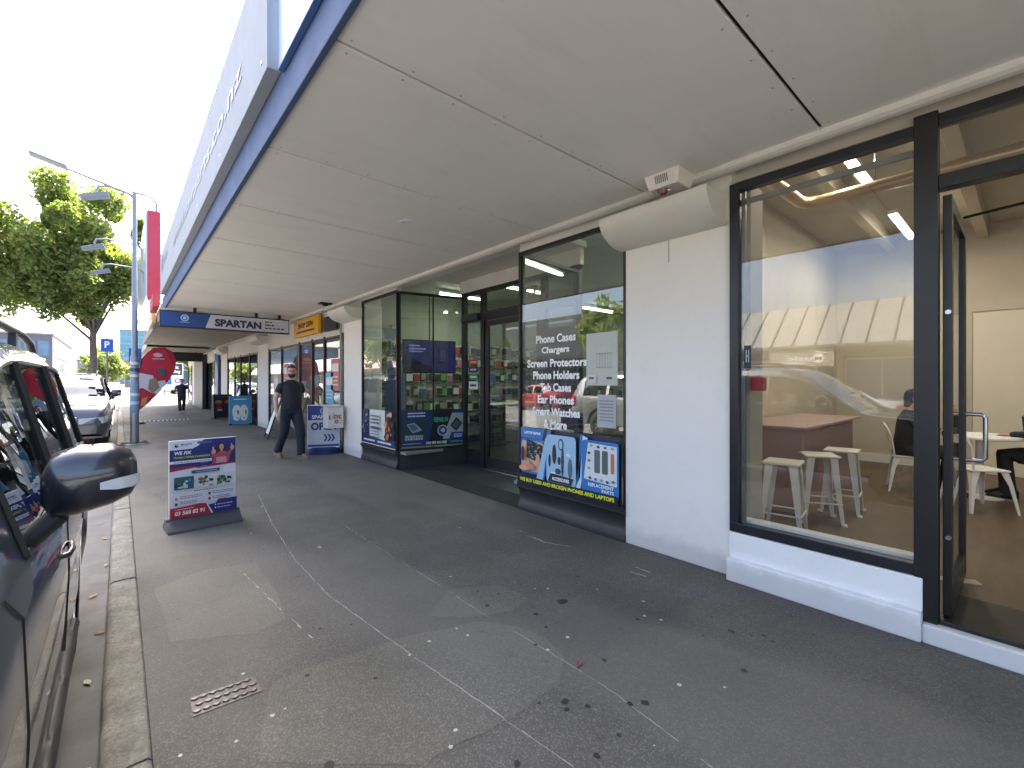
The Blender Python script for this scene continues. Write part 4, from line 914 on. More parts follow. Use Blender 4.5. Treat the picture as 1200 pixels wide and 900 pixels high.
def car_paint(c, metal=.35):
    t = NT('car_paint'); f = t.noise(3, 3); t.col(t.ramp(f, [(.3, tuple(v*.93 for v in c)), (.7, tuple(min(1, v*1.05) for v in c))]))
    t.set(metal=metal*.5, rough=.3, coat=1., coat_rough=.03); return t.m
M['tyre'] = paint((.022, .022, .022), .8, .25, 12, bump=.3)
M['rim'] = paint((.42, .43, .45), .28, .08, metal=.9)
M['tail'] = paint((.40, .015, .02), .15, .1, coat=.6); M['lens'] = paint((.62, .64, .66), .1, .05, coat=.8)
M['plastic'] = paint((.03, .031, .033), .55, .15)
def car(kind, colr, label, x, y, face, metal=.35, detail=True):
    """car at (x, y) = middle of its front end on the road; face 0: front towards +Y, PI: front towards -Y (length runs the other way)"""
    K = KINDS[kind]; L, W = K['L'], K['W']; N = 84 if detail else 40
    t = thing('parked_car', label, 'car', (x, y, RZ), face, 'cars along the street')
    pm = car_paint(colr, metal); ra = K['wr']+.075
    ys = [L*i/N for i in range(N+1)]; ys = sorted(set([round(q, 4) for q in ys]+[.02, L-.02]+[w0+s*ra*.98 for w0 in K['wheels'] for s in (-1, 1)]))
    def sect(q):
        zt = interp(K['roof'], q); b = min(interp(K['belt'], q), zt-.035); w = interp(K['plan'], q); s = K['sill']
        s += .10*max(0, 1-q/.25)+.12*max(0, 1-(L-q)/.35)
        fl = 0
        for w0 in K['wheels']:
            dd = abs(q-w0)
            if dd < ra: s = max(s, K['wr']+math.sqrt(max(0, ra*ra-dd*dd)))
            fl = max(fl, math.exp(-((dd/(ra*1.05))**4)))
        gh = zt-b; tb = K['tumble']*min(1, max(0, gh-.04)/.5); wr = w*.955-tb
        z1 = max(s+.02, s+(b-s)*.22); z2 = max(z1+.02, s+(b-s)*.62); zb = max(z2+.02, b-.04)
        return [(w*.955+.012*fl, s), (w*.985+.014*fl, z1), (w+.006*fl, z2), (w*.992, zb), (w*.962, b+.005), (w*.962-tb*.83, b+gh*.80), (wr-.03, b+gh*.93), (wr*.80, zt-.012), (wr*.42, zt), (0, zt+.006)]
    secs = [sect(q) for q in ys]; nr = 10
    body = G(); wins = {}; V = {}
    def P(i, r, sd, ins=0.):
        xx, z = secs[i][r]; return ((xx-ins)*sd, -ys[i], z-(ins*.5 if r > 6 else 0))
    for sd in (1, -1):
        vs = [P(i, r, sd) for i in range(len(ys)) for r in range(nr)]; bf = []
        for i in range(len(ys)-1):
            mid = (ys[i]+ys[i+1])/2
            for r in range(nr-1):
                q = (i*nr+r, (i+1)*nr+r, (i+1)*nr+r+1, i*nr+r+1); q = q[::-1] if sd > 0 else q
                key = None
                if r == 4:
                    for k, (a, b) in enumerate(K['side']):
                        if a <= mid <= b and secs[i][5][1]-secs[i][4][1] > .12: key = ('side_window', k, sd)
                if r >= 6 and K['ws'][0]+.05 < mid < K['ws'][1]-.05: key = ('windscreen', 0, 0)
                if r >= 7 and K['rw'][0] < mid < K['rw'][1]: key = ('rear_window', 0, 0)
                if key:
                    g = wins.setdefault(key, G()); p = [P(i, r, sd, .008), P(i+1, r, sd, .008), P(i+1, r+1, sd, .008), P(i, r+1, sd, .008)]
                    g.add(p if sd < 0 else p, [(0, 1, 2, 3)[::-1] if sd > 0 else (0, 1, 2, 3)])
                else: bf.append(q)
        body.add(vs, bf)
    for e in (0, len(ys)-1):
        p = [P(e, r, 1) for r in range(nr)]+[P(e, r, -1) for r in range(nr-2, -1, -1)]; n = len(p)
        body.add(p, [tuple(range(n)) if e == 0 else tuple(range(n))[::-1]])
    # underside
    body.box(-W*.88, W*.88, -L+.15, -.12, K['sill']-.02+.02, K['sill']+.04)
    part('body', body, pm, t, smooth=38, local=True)
    for (nm, k, sd), g in wins.items(): part(nm, g, M['car_glass'], t, smooth=60, local=True)
    # window seals
    for sd in (1, -1):
        for k, (a, b) in enumerate(K['side']):
            idx = [i for i in range(len(ys)-1) if a <= (ys[i]+ys[i+1])/2 <= b and secs[i][5][1]-secs[i][4][1] > .12]
            if not idx: continue
            i0, i1 = idx[0], idx[-1]+1
            lp = [P(i, 4, sd, -.002) for i in range(i0, i1+1)]+[P(i, 5, sd, -.002) for i in range(i1, i0-1, -1)]; lp.append(lp[0])
            g = G(); g.tube(lp, .011, 5); part('window_seal', g, M['plastic'], t, local=True)
        if detail:
            for q0 in K['seams']:
                i = min(range(len(ys)), key=lambda j: abs(ys[j]-q0))
                g = G(); g.tube([P(i, r, sd, .001) for r in range(1, 5)], .0045, 4); part('door_seam', g, M['rubber'], t, local=True)
            for q0 in K['seams'][1:3]:
                i = min(range(len(ys)), key=lambda j: abs(ys[j]-(q0-.17))); xx, z = secs[i][3]; z -= .15
                g = G(); g.tube([((xx-.01)*sd, -q0+.24, z), ((xx+.018)*sd, -q0+.22, z), ((xx+.024)*sd, -q0+.14, z), ((xx+.018)*sd, -q0+.06, z), ((xx-.01)*sd, -q0+.04, z)], .011, 8); part('door_handle', g, pm, t, smooth=60, local=True)
            # lower side moulding
            g = G(); idx = [i for i in range(len(ys)) if K['wheels'][0]+ra+.03 < ys[i] < K['wheels'][1]-ra-.03]
            g.tube([((secs[i][0][0]+.012)*sd, -ys[i], secs[i][0][1]+.035) for i in idx], .03, 6); part('side_moulding', g, M['plastic'], t, smooth=60, local=True)
        # wheels
        for w0 in K['wheels']:
            r = K['wr']; xo = W*.955*sd; wt = .115
            wo_ = thing('wheel', '', '', (xo-wt*sd, -w0, r)); del wo_['label']; del wo_['category']; wo_.parent = t
            g = G(); g.lathe([(r*.62, -wt), (r*.93, -wt), (r*.985, -wt+.02), (r, -wt*.5), (r, wt*.5), (r*.985, wt-.02), (r*.93, wt), (r*.62, wt)], n=32, ax='x'); part('tyre', g, M['tyre'], wo_, smooth=45, local=True)
            g = G(); g.lathe([(r*.64, -wt*.9), (r*.60, -wt*.3), (r*.60, wt*.7), (r*.66, wt*.98), (r*.62, wt*1.0)], n=32, ax='x'); s0 = sd
            for k in range(10):
                a = 2*PI*k/10; c, s_ = math.cos(a), math.sin(a); e = .03
                v = []
                for rr_, ee in ((r*.12, e*.8), (r*.62, e*1.1)):
                    for dx in (wt*.55*s0, wt*.85*s0): v += [(dx, rr_*c-ee*s_, rr_*s_+ee*c), (dx, rr_*c+ee*s_, rr_*s_-ee*c)]
                g.add(v, [(0, 1, 5, 4), (2, 6, 7, 3), (0, 4, 6, 2), (1, 3, 7, 5)])
            g.lathe([(0, wt*.92*s0), (r*.17, wt*.88*s0), (r*.2, wt*.5*s0)], n=14, ax='x'); part('rim', g, M['rim'], wo_, smooth=40, local=True)
            g = G(); g.lathe([(0, wt*.1*s0), (r*.6, wt*.1*s0)], n=20, ax='x'); part('brake_disc', g, M['black'], wo_, local=True)
            g = G(); n = 16; v = []; f = []
            for k in range(n+1):
                a = PI*k/n
                for xx in (W*.93*sd, (W-.34)*sd): v.append((xx, -w0+(ra-.004)*math.cos(a), r+(ra-.004)*math.sin(a)))
            for k in range(n): f.append((2*k, 2*k+1, 2*k+3, 2*k+2))
            v0 = len(v); v += [((W-.34)*sd, -w0+ra*math.cos(PI*k/n), r+ra*math.sin(PI*k/n)) for k in range(n+1)]; f.append(tuple(range(v0, v0+n+1)))
            v1 = len(v); v += [((W-.34)*sd, -w0-ra, r), ((W-.34)*sd, -w0+ra, r), ((W-.34)*sd, -w0+ra, .2), ((W-.34)*sd, -w0-ra, .2)]; f.append((v1, v1+1, v1+2, v1+3))
            g.add(v, f); part('wheel_well', g, M['plastic'], t, local=True)
        # lights
        i0 = [i for i in range(len(ys)) if .03 < ys[i] < .42]; hz = K['belt'][1][1]-.12
        g = G(); v = []; f = []
        for i in i0:
            xx = secs[i][2][0]+.006; v += [(xx*sd, -ys[i]+.004, hz-.10+ys[i]*.12), (xx*sd, -ys[i]+.004, hz+.04+ys[i]*.12)]
        v = [((W*.45)*sd, .012, hz-.09), ((W*.45)*sd, .012, hz+.03)]+v
        for k in range(len(v)//2-1): f.append((2*k, 2*k+1, 2*k+3, 2*k+2))
        g.add(v, f); part('headlight', g, M['lens'], t, smooth=60, local=True)
        i0 = [i for i in range(len(ys)) if L-.24 < ys[i] < L-.01]; v = []; f = []; zb = interp(K['belt'], L-.2)
        for i in i0:
            xx = max(secs[i][2][0], secs[i][3][0])+.008; v += [(xx*sd, -ys[i], zb-.30), (xx*sd, -ys[i], zb+.0)]
        v += [((W*.62)*sd, -L-.006, zb-.28), ((W*.66)*sd, -L-.006, zb-.02)]
        for k in range(len(v)//2-1): f.append((2*k, 2*k+1, 2*k+3, 2*k+2))
        g = G(); g.add(v, f); part('tail_light', g, M['tail'], t, smooth=60, local=True)
        # mirror
        q = K['side'][0][0]+.10; i = min(range(len(ys)), key=lambda j: abs(ys[j]-q)); bx_, bz = secs[i][4]
        mir = G(); S_ = 1.0 if kind == 'suv' else .8; n = 16
        prof = [(.00, .05, .06, .05, 0), (.03, .10, .095, .075, .01), (.10, .108, .105, .09, .02), (.20, .098, .10, .085, .03), (.255, .075, .085, .065, .03), (.275, .04, .05, .04, .025)]
        v = []; f = []
        for (dx, hz_, ry, rf, cz) in prof:
            for k in range(n):
                a = 2*PI*k/n; ca, sa = math.cos(a), math.sin(a)
                ex = abs(ca)**.6*(1 if ca > 0 else -1); ez = abs(sa)**.6*(1 if sa > 0 else -1)
                v.append(((bx_-.012+.035+dx*S_*.76)*sd, -ys[i]+.0+(ry if ex > 0 else .018)*ex*S_, bz+.155+(cz+hz_*ez)*S_*.92))
        for k in range(len(prof)-1):
            for j in range(n): f.append((k*n+j, k*n+(j+1) % n, (k+1)*n+(j+1) % n, (k+1)*n+j))
        f += [tuple(range(n)), tuple(range((len(prof)-1)*n, len(prof)*n))[::-1]]
        if sd > 0: f = [q_[::-1] for q_ in f]
        mir.add(v, f); mo = part('wing_mirror', mir, pm if not kind == 'suv' else car_paint(tuple(c*.8 for c in colr), metal), t, smooth=50, local=True)
        g = G(); g.tube([((bx_-.06)*sd, -ys[i]+.01, bz-.02), ((bx_+.0)*sd, -ys[i]+.015, bz+.02), ((bx_+.06)*sd, -ys[i]+.02, bz+.08)], [.05, .042, .04], 10, flat=.7); part('mirror_arm', g, M['plastic'], mo, smooth=60, local=True)
        if kind == 'suv':
            g = G(); v = []; f = []
            for (dx, z0, z1, ry) in ((.13, .0, .02, .103), (.17, -.005, .028, .10), (.208, -.004, .032, .084), (.228, .0, .03, .05)):
                xx = (bx_-.012+.035+dx*.93+.004)*sd; v += [(xx, -ys[i]+ry, bz+.155+z0-.005), (xx, -ys[i]+ry, bz+.155+z1-.005)]
            for k in range(3): f.append((2*k, 2*k+1, 2*k+3, 2*k+2))
            g.add(v, f); part('indicator', g, M['lens'], mo, smooth=60, local=True)
        if K['rails']:
            g = G(); zt = K['roof'][8][1]; xr = W*.955-K['tumble']-.09
            pts = [(xr*sd, -2.35, zt-.03), (xr*sd, -2.45, zt+.045), (xr*sd, -2.7, zt+.065), (xr*sd, -3.9, zt+.06), (xr*sd, -4.2, zt+.03), (xr*sd, -4.32, zt-.03)]
            g.tube(pts, .02, 8); 
            for yy in (2.9, 3.6): g.box((xr-.015)*sd, (xr+.015)*sd, -yy-.03, -yy+.03, zt-.03, zt+.05)
            part('roof_rail', g, M['black'], t, smooth=60, local=True)
    # front: grille, bumper, plate; interior
    g = G(); g.box(-W*.42, W*.42, -.02, .014, .62 if kind == 'suv' else .46, .84 if kind == 'suv' else .60)
    for k in range(4): z = (.65 if kind == 'suv' else .48)+k*(.05 if kind == 'suv' else .032); g.box(-W*.40, W*.40, .012, .03, z, z+.014)
    part('grille', g, M['chrome'] if kind == 'suv' else M['plastic'], t, bevel=.004, local=True)
    g = G(); g.box(-W*.5, W*.5, -.02, .02, .34, .48); part('lower_grille', g, M['plastic'], t, bevel=.006, local=True)
    g = G(); g.box(-.18, .18, .02, .028, .48, .59); part('number_plate', g, M['white'], t, local=True)
    g = G(); s0 = K['sill']+.12
    g.box(-W*.84, W*.84, -L+.5, -K['ws'][0]-.15, s0, s0+.06)
    g.box(-W*.82, W*.82, -K['ws'][0]-.55, -K['ws'][0]-.1, s0+.4, K['belt'][3][1]-.06)
    g.box(-W*.82, W*.82, -L+.35, -L+.6, s0+.1, K['belt'][3][1]-.05)
    part('cabin', g, M['dark_int'], t, bevel=.02, local=True)
    for sx in (-1, 1):
        for yy in (K['ws'][0]+1.0, K['ws'][0]+1.9):
            g = G(); g.box(sx*.12, sx*.60, -yy-.25, -yy+.25, s0+.1, s0+.42); g.box(sx*.13, sx*.59, -yy-.42, -yy-.25, s0+.3, K['belt'][3][1]+.12); g.box(sx*.24, sx*.48, -yy-.40, -yy-.29, K['belt'][3][1]+.14, K['belt'][3][1]+.32)
            part('car_seat', g, paint((.09, .088, .08), .7), t, bevel=.04, local=True)
    return t
# 'face': body runs towards -y locally; rotate PI so it runs towards +Y (front nearest the camera)
XS = -.14
car('suv', (.012, .017, .028), 'dark blue-grey SUV with roof rails parked at the kerb right beside the camera', XS-.955, .02, PI, .3)
car('suv', (.07, .075, .085), 'dark grey SUV parked facing the camera behind the nearest one', -1.10, 13.6, PI, .5)
car('hatch', (.62, .62, .6), 'white hatchback parked at the kerb near the tree', -1.05, 21.0, PI, .1, detail=False)
car('sedan', (.09, .10, .12), 'charcoal sedan parked at the kerb past the tree', -1.05, 33.0, PI, .4, detail=False)
# across the street and in the lanes (seen reflected in the glass)
car('suv', (.30, .31, .32), 'grey SUV in the near traffic lane beyond the parked cars', -4.2, 4.4, PI, .5)
car('hatch', (.65, .65, .64), 'white hatchback parked across the street', -10.9, 14.5, 0, .05, detail=False)
car('sedan', (.40, .03, .04), 'red sedan parked across the street', -10.9, 20.6, 0, .2, detail=False)
car('sedan', (.42, .43, .45), 'silver sedan parked across the street opposite the cafe', -10.9, 7.0, 0, .5, detail=False)
car('hatch', (.66, .66, .66), 'white hatchback crossing far away at the car park entrance', 4.5, 66, R(75), .05, detail=False)
car('hatch', (.05, .12, .3), 'blue hatchback parked far down the street', -1.05, 41.0, PI, .2, detail=False)

# ------------------------------------------------------------------ street furniture
def board_stand():
    a = Vector((*gnd(195, 628), 0)); b = Vector((*gnd(283, 611), 0)); cx, cy = (a+b)/2 if False else ((a.x+b.x)/2, (a.y+b.y)/2)
    rz = math.atan2(b.y-a.y, b.x-a.x); Wd = (b-a).length
    t = thing('sandwich_board', 'navy, red and white phone repair board on a curved dark base near the kerb', 'sign board', (cx, cy+.16, 0), rz)
    h = Wd/2; g = G(); p = [(-.17, 0), (.17, 0), (.165, .025), (.12, .06), (.055, .10), (.045, .125), (-.045, .125), (-.055, .10), (-.12, .06), (-.165, .025)]
    g.extr([(q[0], q[1]) for q in p], -h, h, 'x'); part('base', g, paint((.055, .058, .065), .4, .15, 4, dirt=.3), t, smooth=30, bevel=.004, local=True)
    B = Wd*.455; z0, z1 = .125, .90
    g = G(); g.box(-B, B, -.012, .012, z0-.02, z1); part('board', g, M['white'], t, bevel=.003, local=True)
    ar = Art((-B+.003, -.0135, z0), (1, 0, 0), (0, 0, 1), 2*B-.006, z1-z0-.003, .0005)
    NVY, RD, WH = '1c2a72', 'a81f34', 'dfe3ea'
    ar.rect(0, 0, 1, 1, WH).poly([(0, .60), (0, .88), (.33, .885), (.42, .92), (.50, 1), (1, 1), (1, .64), (.5, .64)], NVY)
    ar.rrect(.40, .945, .62, .975, .015, '55597c')
    ar.disc(.10, .935, .03, '1b2a55').disc(.105, .94, .018, 'dfe3ea').disc(.095, .932, .018, '1b2a55').bars(.16, .34, .945, .012, '44506a').bars(.16, .26, .925, .008, '7a8498')
    ar.text('WE FIX', .06, .815, .25, .045, 'f2f4f8', .03, .15).rect(.05, .755, .62, .80, '3b4864').text('Phones | Tablets | Computers', .06, .762, .53, .032, 'c4d44c', .02)
    ar.rect(0, .70, .62, .735, 'e4e7ee').bars(.06, .6, .712, .009, '5a6484').bars(.46, .58, .685, .008, 'aab4d0')
    ar.poly([(0, .595), (0, .635), (.33, .645), (.40, .615), (1, .64), (1, .655), (.42, .63), (.36, .66), (.3, .665), (0, .65), (0, .60), (1, .60), (1, .62)], RD) if False else ar.poly([(0, .61), (0, .655), (.32, .655), (.42, .635), (1, .66), (1, .64), (.42, .62), (.33, .635)], RD)
    # woman with raised thumbs
    sk, hr, sh = 'd39a80', '241618', 'b04a58'
    ar.disc(.765, .88, .055, hr, .065).poly([(.71, .88), (.68, .68), (.80, .66), (.83, .88)], hr).disc(.77, .875, .034, sk, .045).rect(.757, .82, .785, .85, sk)
    ar.poly([(.62, .655), (.64, .72), (.70, .80), (.75, .825), (.79, .825), (.86, .80), (.90, .74), (.88, .66)], sh).poly([(.68, .655), (.70, .74), (.84, .74), (.86, .66)], 'c8808c')
    for k in range(7): ar.rect(.69+k*.024, .66, .698+k*.024, .74, 'd9b4b8')
    ar.poly([(.84, .78), (.93, .85), (.955, .825), (.88, .74)], sh).disc(.94, .86, .032, sk, .03).poly([(.925, .87), (.92, .915), (.937, .92), (.945, .875)], sk)
    ar.poly([(.62, .74), (.61, .80), (.66, .81), (.69, .76)], sh).disc(.645, .82, .034, sk, .032).poly([(.63, .84), (.625, .885), (.645, .89), (.655, .84)], sk)
    ar.rect(.755, .86, .785, .865, '8a3030').rect(.755, .885, .764, .89, hr).rect(.778, .885, .787, .89, hr)
    ar.rrect(.31, .555, .74, .595, .015, '3d3f6a').bars(.37, .7, .568, .013, 'a5a8c8')
    rr = random.Random(4)
    for x0, cs in ((.06, ['2e5a5e', '6aa39a', 'b4d4c8', '2f88a8', '17384a', 'dfe8e4']), (.385, ['14181c', '26303a', 'c9cdc4', '5a7288', 'b98a7c', '3c4c2c']), (.68, ['1c2848', '2d3c68', '151b26', 'b9bca8', '4f7a50', '5a4a30'])):
        ar.rrect(x0, .36, x0+.285, .525, .01, cs[0] if x0 < .3 else 'd5d9d6')
        for k in range(16):
            x, yy = x0+rr.uniform(.0, .20), .365+rr.uniform(.0, .10); a_, b_ = rr.uniform(.03, .085), rr.uniform(.015, .05); ar.poly([(x, yy), (x+a_, yy+rr.uniform(0, .02)), (x+a_*.9, yy+b_), (x+.008, yy+b_+.006)], rr.choice(cs))
    ar.bars(.34, .68, .325, .010, '8a3440').bars(.14, .46, .27, .009, '646a80', 2, .022).bars(.14, .38, .20, .009, '646a80', 2, .022).bars(.62, .94, .285, .009, '646a80', 2, .022).bars(.62, .9, .215, .009, '646a80', 2, .022)
    for x, yy, c in ((.085, .25, '8a92a8'), (.085, .18, '2f3a58'), (.57, .27, '2a3358'), (.57, .2, '8a2436')): ar.rrect(x-.018, yy-.018, x+.018, yy+.018, .006, c)
    ar.poly([(0, 0), (0, .135), (.42, .155), (.52, .145), (.60, .0)], RD).poly([(.52, .145), (.54, .145), (.625, .0), (.60, 0)], 'e9ebf0').poly([(.55, .12), (.66, .125), (.70, .165), (1, .175), (1, 0), (.625, 0)], NVY).poly([(.66, .14), (.72, .18), (.86, .18), (.80, .165), (.70, .165)], RD)
    ar.bars(.07, .35, .108, .010, 'e8c8cc').text('03 568 82 91', .06, .035, .43, .055, 'f6eef0', .03, .12).bars(.69, .93, .10, .010, 'c8cce4').bars(.69, .9, .06, .010, 'c8cce4').disc(.66, .105, .012, 'e8eaf4').disc(.66, .065, .012, 'e8eaf4')
    ar.build('print', t, local=True)
    return t
board_stand()
# SPARTAN OPEN board
a = Vector((*gnd(360, 533), 0)); b = Vector((*gnd(398, 531), 0)); e = (b-a).normalized(); rz = math.atan2(e.y, e.x)
t = thing('sandwich_board', 'blue and white SPARTAN OPEN board standing against the pillar', 'sign board', ((a.x+b.x)/2, (a.y+b.y)/2, 0), rz); h = (b-a).length/2
g = G(); g.box(-h, h, 0, .05, .12, 1.02); part('board', g, M['white'], t, bevel=.012, local=True)
g = G(); g.loft([(0, .1, 0, h*1.0, .22), (0, .1, .1, h*1.0, .22), (0, .09, .14, h*.9, .14)], 28); part('base', g, paint('1a2c5e', .4), t, smooth=40, local=True)
ar = Art((-h+.01, -.002, .16), (1, 0, 0), (0, 0, 1), 2*h-.02, .84)
ar.rect(0, 0, 1, 1, 'c6cbd6').rect(0, .65, 1, 1, '213f8c').disc(.5, .87, .11, 'b8c4dc').disc(.5, .87, .08, '213f8c').disc(.5, .86, .04, 'b8c4dc').rect(.42, .79, .58, .81, 'b8c4dc').text('SPARTAN', .13, .68, .74, .09, 'e8ebf2', .03)
ar.text('OPEN', .10, .40, .80, .19, '1e2f66', .04)
for k in range(3): x = .50+k*.12; ar.poly([(x, .12), (x+.06, .12), (x+.13, .21), (x+.06, .30), (x, .30), (x+.07, .21)], '1e2f66')
ar.rect(0, 0, 1, .05, '213f8c'); ar.build('print', t, local=True)
# A-frame board edge-on with pale back
t = thing('a_frame_board', 'thin A-frame board with dark legs by the window beyond the man', 'sign board', (3.28, 13.2, 0), R(84))
for s in (-1, 1):
    g = G(); g.add([(-.3, s*.02, 1.05), (.3, s*.02, 1.05), (.3, s*.32, .12), (-.3, s*.32, .12), (-.3, s*.02+s*.02, 1.05), (.3, s*.04, 1.05), (.3, s*.34, .12), (-.3, s*.34, .12)], [(0, 1, 2, 3), (7, 6, 5, 4), (0, 4, 5, 1), (1, 5, 6, 2), (2, 6, 7, 3), (3, 7, 4, 0)]); part('board', g, paint((.7, .71, .72), .5), t, local=True)
    for sx in (-1, 1): g = G(); g.tube([(sx*.32, s*.03, 1.1), (sx*.32, s*.37, 0)], .02, 6); part('leg', g, M['black'], t, local=True)
# blue footprint board and the dark board behind it
def simple_board(px0, px1, py, hgt, label, fill):
    a = Vector((*gnd(px0, py), 0)); b = Vector((*gnd(px1, py-1.2), 0)); e = (b-a).normalized(); rz = math.atan2(e.y, e.x)
    t = thing('sandwich_board', label, 'sign board', ((a.x+b.x)/2, (a.y+b.y)/2, 0), rz); h = (b-a).length/2
    for s in (0, 1):
        g = G(); y0, y1 = (0, .12) if s == 0 else (.36, .16); g.add([(-h, y0, .03), (h, y0, .03), (h, y1, hgt), (-h, y1, hgt), (-h, y0+.02, .03), (h, y0+.02, .03), (h, y1+.02, hgt), (-h, y1+.02, hgt)], [(0, 1, 2, 3), (7, 6, 5, 4), (0, 4, 5, 1), (1, 5, 6, 2), (2, 6, 7, 3), (3, 7, 4, 0)])
        part('board', g, paint((.35, .36, .38), .5), t, bevel=.004, local=True)
    for sx in (-1, 1):
        g = G(); g.box(sx*(h-.05)-.04, sx*(h-.05)+.04, -.05, .42, 0, .05); part('foot', g, M['rubber'], t, local=True)
    ar = Art((-h+.02, -.003, .05), (1, 0, 0), (0, .12, hgt-.03), 2*h-.04, math.hypot(.12, hgt-.03)-.02); fill(ar); ar.build('print', t, local=True); return t
def f1(ar):
    ar.rect(0, 0, 1, 1, '2b86ae').rect(.2, .86, .8, .89, 'd6e2e8').disc(.33, .42, .2, 'd9dccb', .26).disc(.67, .42, .2, 'd9dccb', .26).disc(.33, .22, .16, 'd9dccb', .12).disc(.67, .22, .16, 'd9dccb', .12)
    ar.poly([(.34, .5), (.44, .45), (.42, .3), (.36, .35)], '4a5a58').poly([(.72, .5), (.80, .45), (.78, .3), (.73, .35)], '4a5a58').disc(.38, .2, .05, '7a98a0').disc(.68, .2, .05, '7a98a0')
def f2(ar):
    ar.rect(0, 0, 1, 1, '141416').disc(.28, .66, .2, '9a4a20', .09).disc(.28, .70, .16, 'b8782c', .05).disc(.78, .66, .2, '8a3a1c', .09).disc(.78, .70, .15, 'a8702c', .04).disc(.3, .42, .14, '7c1818', .12).rect(.2, .3, .45, .36, 'b0b0b0').rect(.1, .88, .9, .9, '555555')
simple_board(268, 295, 498.5, 1.0, 'bright blue board with two pale footprints beside the third pillar', f1)
simple_board(250, 273, 491.5, .98, 'black food poster board just behind the blue footprint board', f2)
# teardrop flag
t = thing('teardrop_flag', 'red and white teardrop banner flag standing by the street pole', 'banner', (.50, 20.6, 0))
g = G(); pts = [(0, 0, 0), (0, 0, 1.0), (.0, 0, 2.0), (.10, 0, 2.6), (.45, 0, 3.05), (.85, 0, 3.1), (1.15, 0, 2.9), (1.25, 0, 2.55)]
g.tube(pts, [.022, .02, .018, .015, .012, .01, .009, .007], 6); part('flag_pole', g, M['black'], t, smooth=60, local=True)
g = G(); fp = [(0.02, .55), (.0, 2.0), (.10, 2.6), (.28, 2.88), (.45, 3.03), (.65, 3.1), (.85, 3.08), (1.05, 2.98), (1.18, 2.8), (1.24, 2.55), (1.2, 2.2), (1.0, 1.75), (.62, 1.2), (.3, .8)]
g.add([(x, -.01+.03*math.sin(z*3+x*4), z) for x, z in fp]+[(x, .01+.03*math.sin(z*3+x*4), z) for x, z in fp], [tuple(range(len(fp)))[::-1], tuple(range(len(fp), 2*len(fp)))])
part('banner', g, paint('b82038', .65, .1), t, local=True)
ar = Art((.5, 20.6-.055, 0), (1, 0, 0), (0, 0, 1), 1, 1); ar.poly([(.02, 2.05), (.45, 1.95), (.55, 1.7), (.85, 1.75), (.9, 1.62), (.62, 1.2), (.4, 1.25), (.12, 1.45), (.01, 1.4)], 'c9c3c8').poly([(.35, 1.8), (.58, 1.85), (.68, 1.45), (.45, 1.2), (.3, 1.4)], '8a7a62').poly([(.62, 2.3), (.85, 2.25), (.88, 1.95), (.65, 1.9)], '5c5058').disc(.62, 2.78, .16, 'd8a8b0', .09).bars(.45, .85, 2.6, .05, 'd8a8b0').poly([(.1, 1.0), (.3, 1.1), (.22, .75), (.06, .72)], 'b88a60')
ar.build('banner_print', t)['kind'] = 'stuff'
t.scale = (.86, 1, .88)
g = G(); g.lathe([(0, 0), (.22, 0), (.22, .05), (.05, .09), (0, .09)], n=16); part('base', g, M['rubber'], t, smooth=40, local=True)
# street lamp pole
px, py = .27, 14.1
t = thing('street_lamp', 'tall grey street lamp pole with blue band by the kerb and lamp over the road', 'street lamp', (px, py, 0))
g = G(); g.tube([(0, 0, 0), (0, 0, 2.1), (0, 0, 2.12), (0, 0, 6.0)], [.085, .08, .06, .045], 16); part('pole', g, M['grey_steel'], t, smooth=60, local=True)
g = G(); g.lathe([(0, .03), (.30, .03), (.31, 0)], n=20); g.box(-.28, .28, -.2, .2, .002, .03)
for sx in (-1, 1):
    for sy in (-1, 1): g.lathe([(0, .06), (.02, .06), (.02, .03)], (sx*.2, sy*.14, 0), 6)
part('base_plate', g, M['grey_steel'], t, local=True)
g = G(); g.lathe([(.086, .75), (.089, .76), (.089, 1.5), (.086, 1.51)], n=18); part('blue_band', g, paint((.16, .24, .34), .5), t, smooth=60, local=True)
for z in (.95, 1.15, 1.6, 1.75, 1.9): g = G(); g.lathe([(.09, z), (.093, z), (.093, z+.07), (.09, z+.07)], n=18); part('pole_sticker', g, paint('b9c2cc' if z != 1.75 else '3a4a60', .5), t, smooth=60, local=True)
g = G(); g.tube([(0, 0, 5.9), (-.1, .0, 5.98), (-1.2, .05, 6.28)], [.04, .035, .025], 8); part('arm', g, M['grey_steel'], t, smooth=60, local=True)
g = G(); g.add([(-1.15, -.09, 6.24), (-1.15, .13, 6.24), (-1.75, .16, 6.40), (-1.75, -.1, 6.40), (-1.15, -.09, 6.31), (-1.15, .13, 6.31), (-1.72, .14, 6.45), (-1.72, -.08, 6.45)], [(0, 1, 2, 3)[::-1], (4, 5, 6, 7), (0, 1, 5, 4), (1, 2, 6, 5), (2, 3, 7, 6), (3, 0, 4, 7)]); part('lamp_head', g, M['grey_steel'], t, bevel=.01, local=True)
# blue parking signs on posts near the tree
def post_sign(x, y, z0, z1, w0, c, label, fill=None, face=0.):
    t = thing('street_sign', label, 'street sign', (x, y, 0), face); g = G(); g.tube([(0, .03, 0), (0, .03, z1+.05)], .03, 8); part('post', g, M['grey_steel'], t, smooth=60, local=True)
    g = G(); g.box(-w0/2, w0/2, -.012, 0, z0, z1); part('sign_panel', g, paint(c, .4), t, bevel=.004, local=True)
    if fill: ar = Art((-w0/2, -.0135, z0), (1, 0, 0), (0, 0, 1), w0, z1-z0); fill(ar); ar.build('print', t, local=True)
    return t
post_sign(-.40, 25.5, 2.75, 3.3, .40, '1f55b0', 'blue parking sign on a post beside the tree trunk', lambda a: a.text('P', .3, .3, .4, .5, 'e8eef8', .03))
post_sign(.60, 30.0, 2.3, 3.2, .5, '1f50b4', 'blue sign on a post behind the teardrop flag')
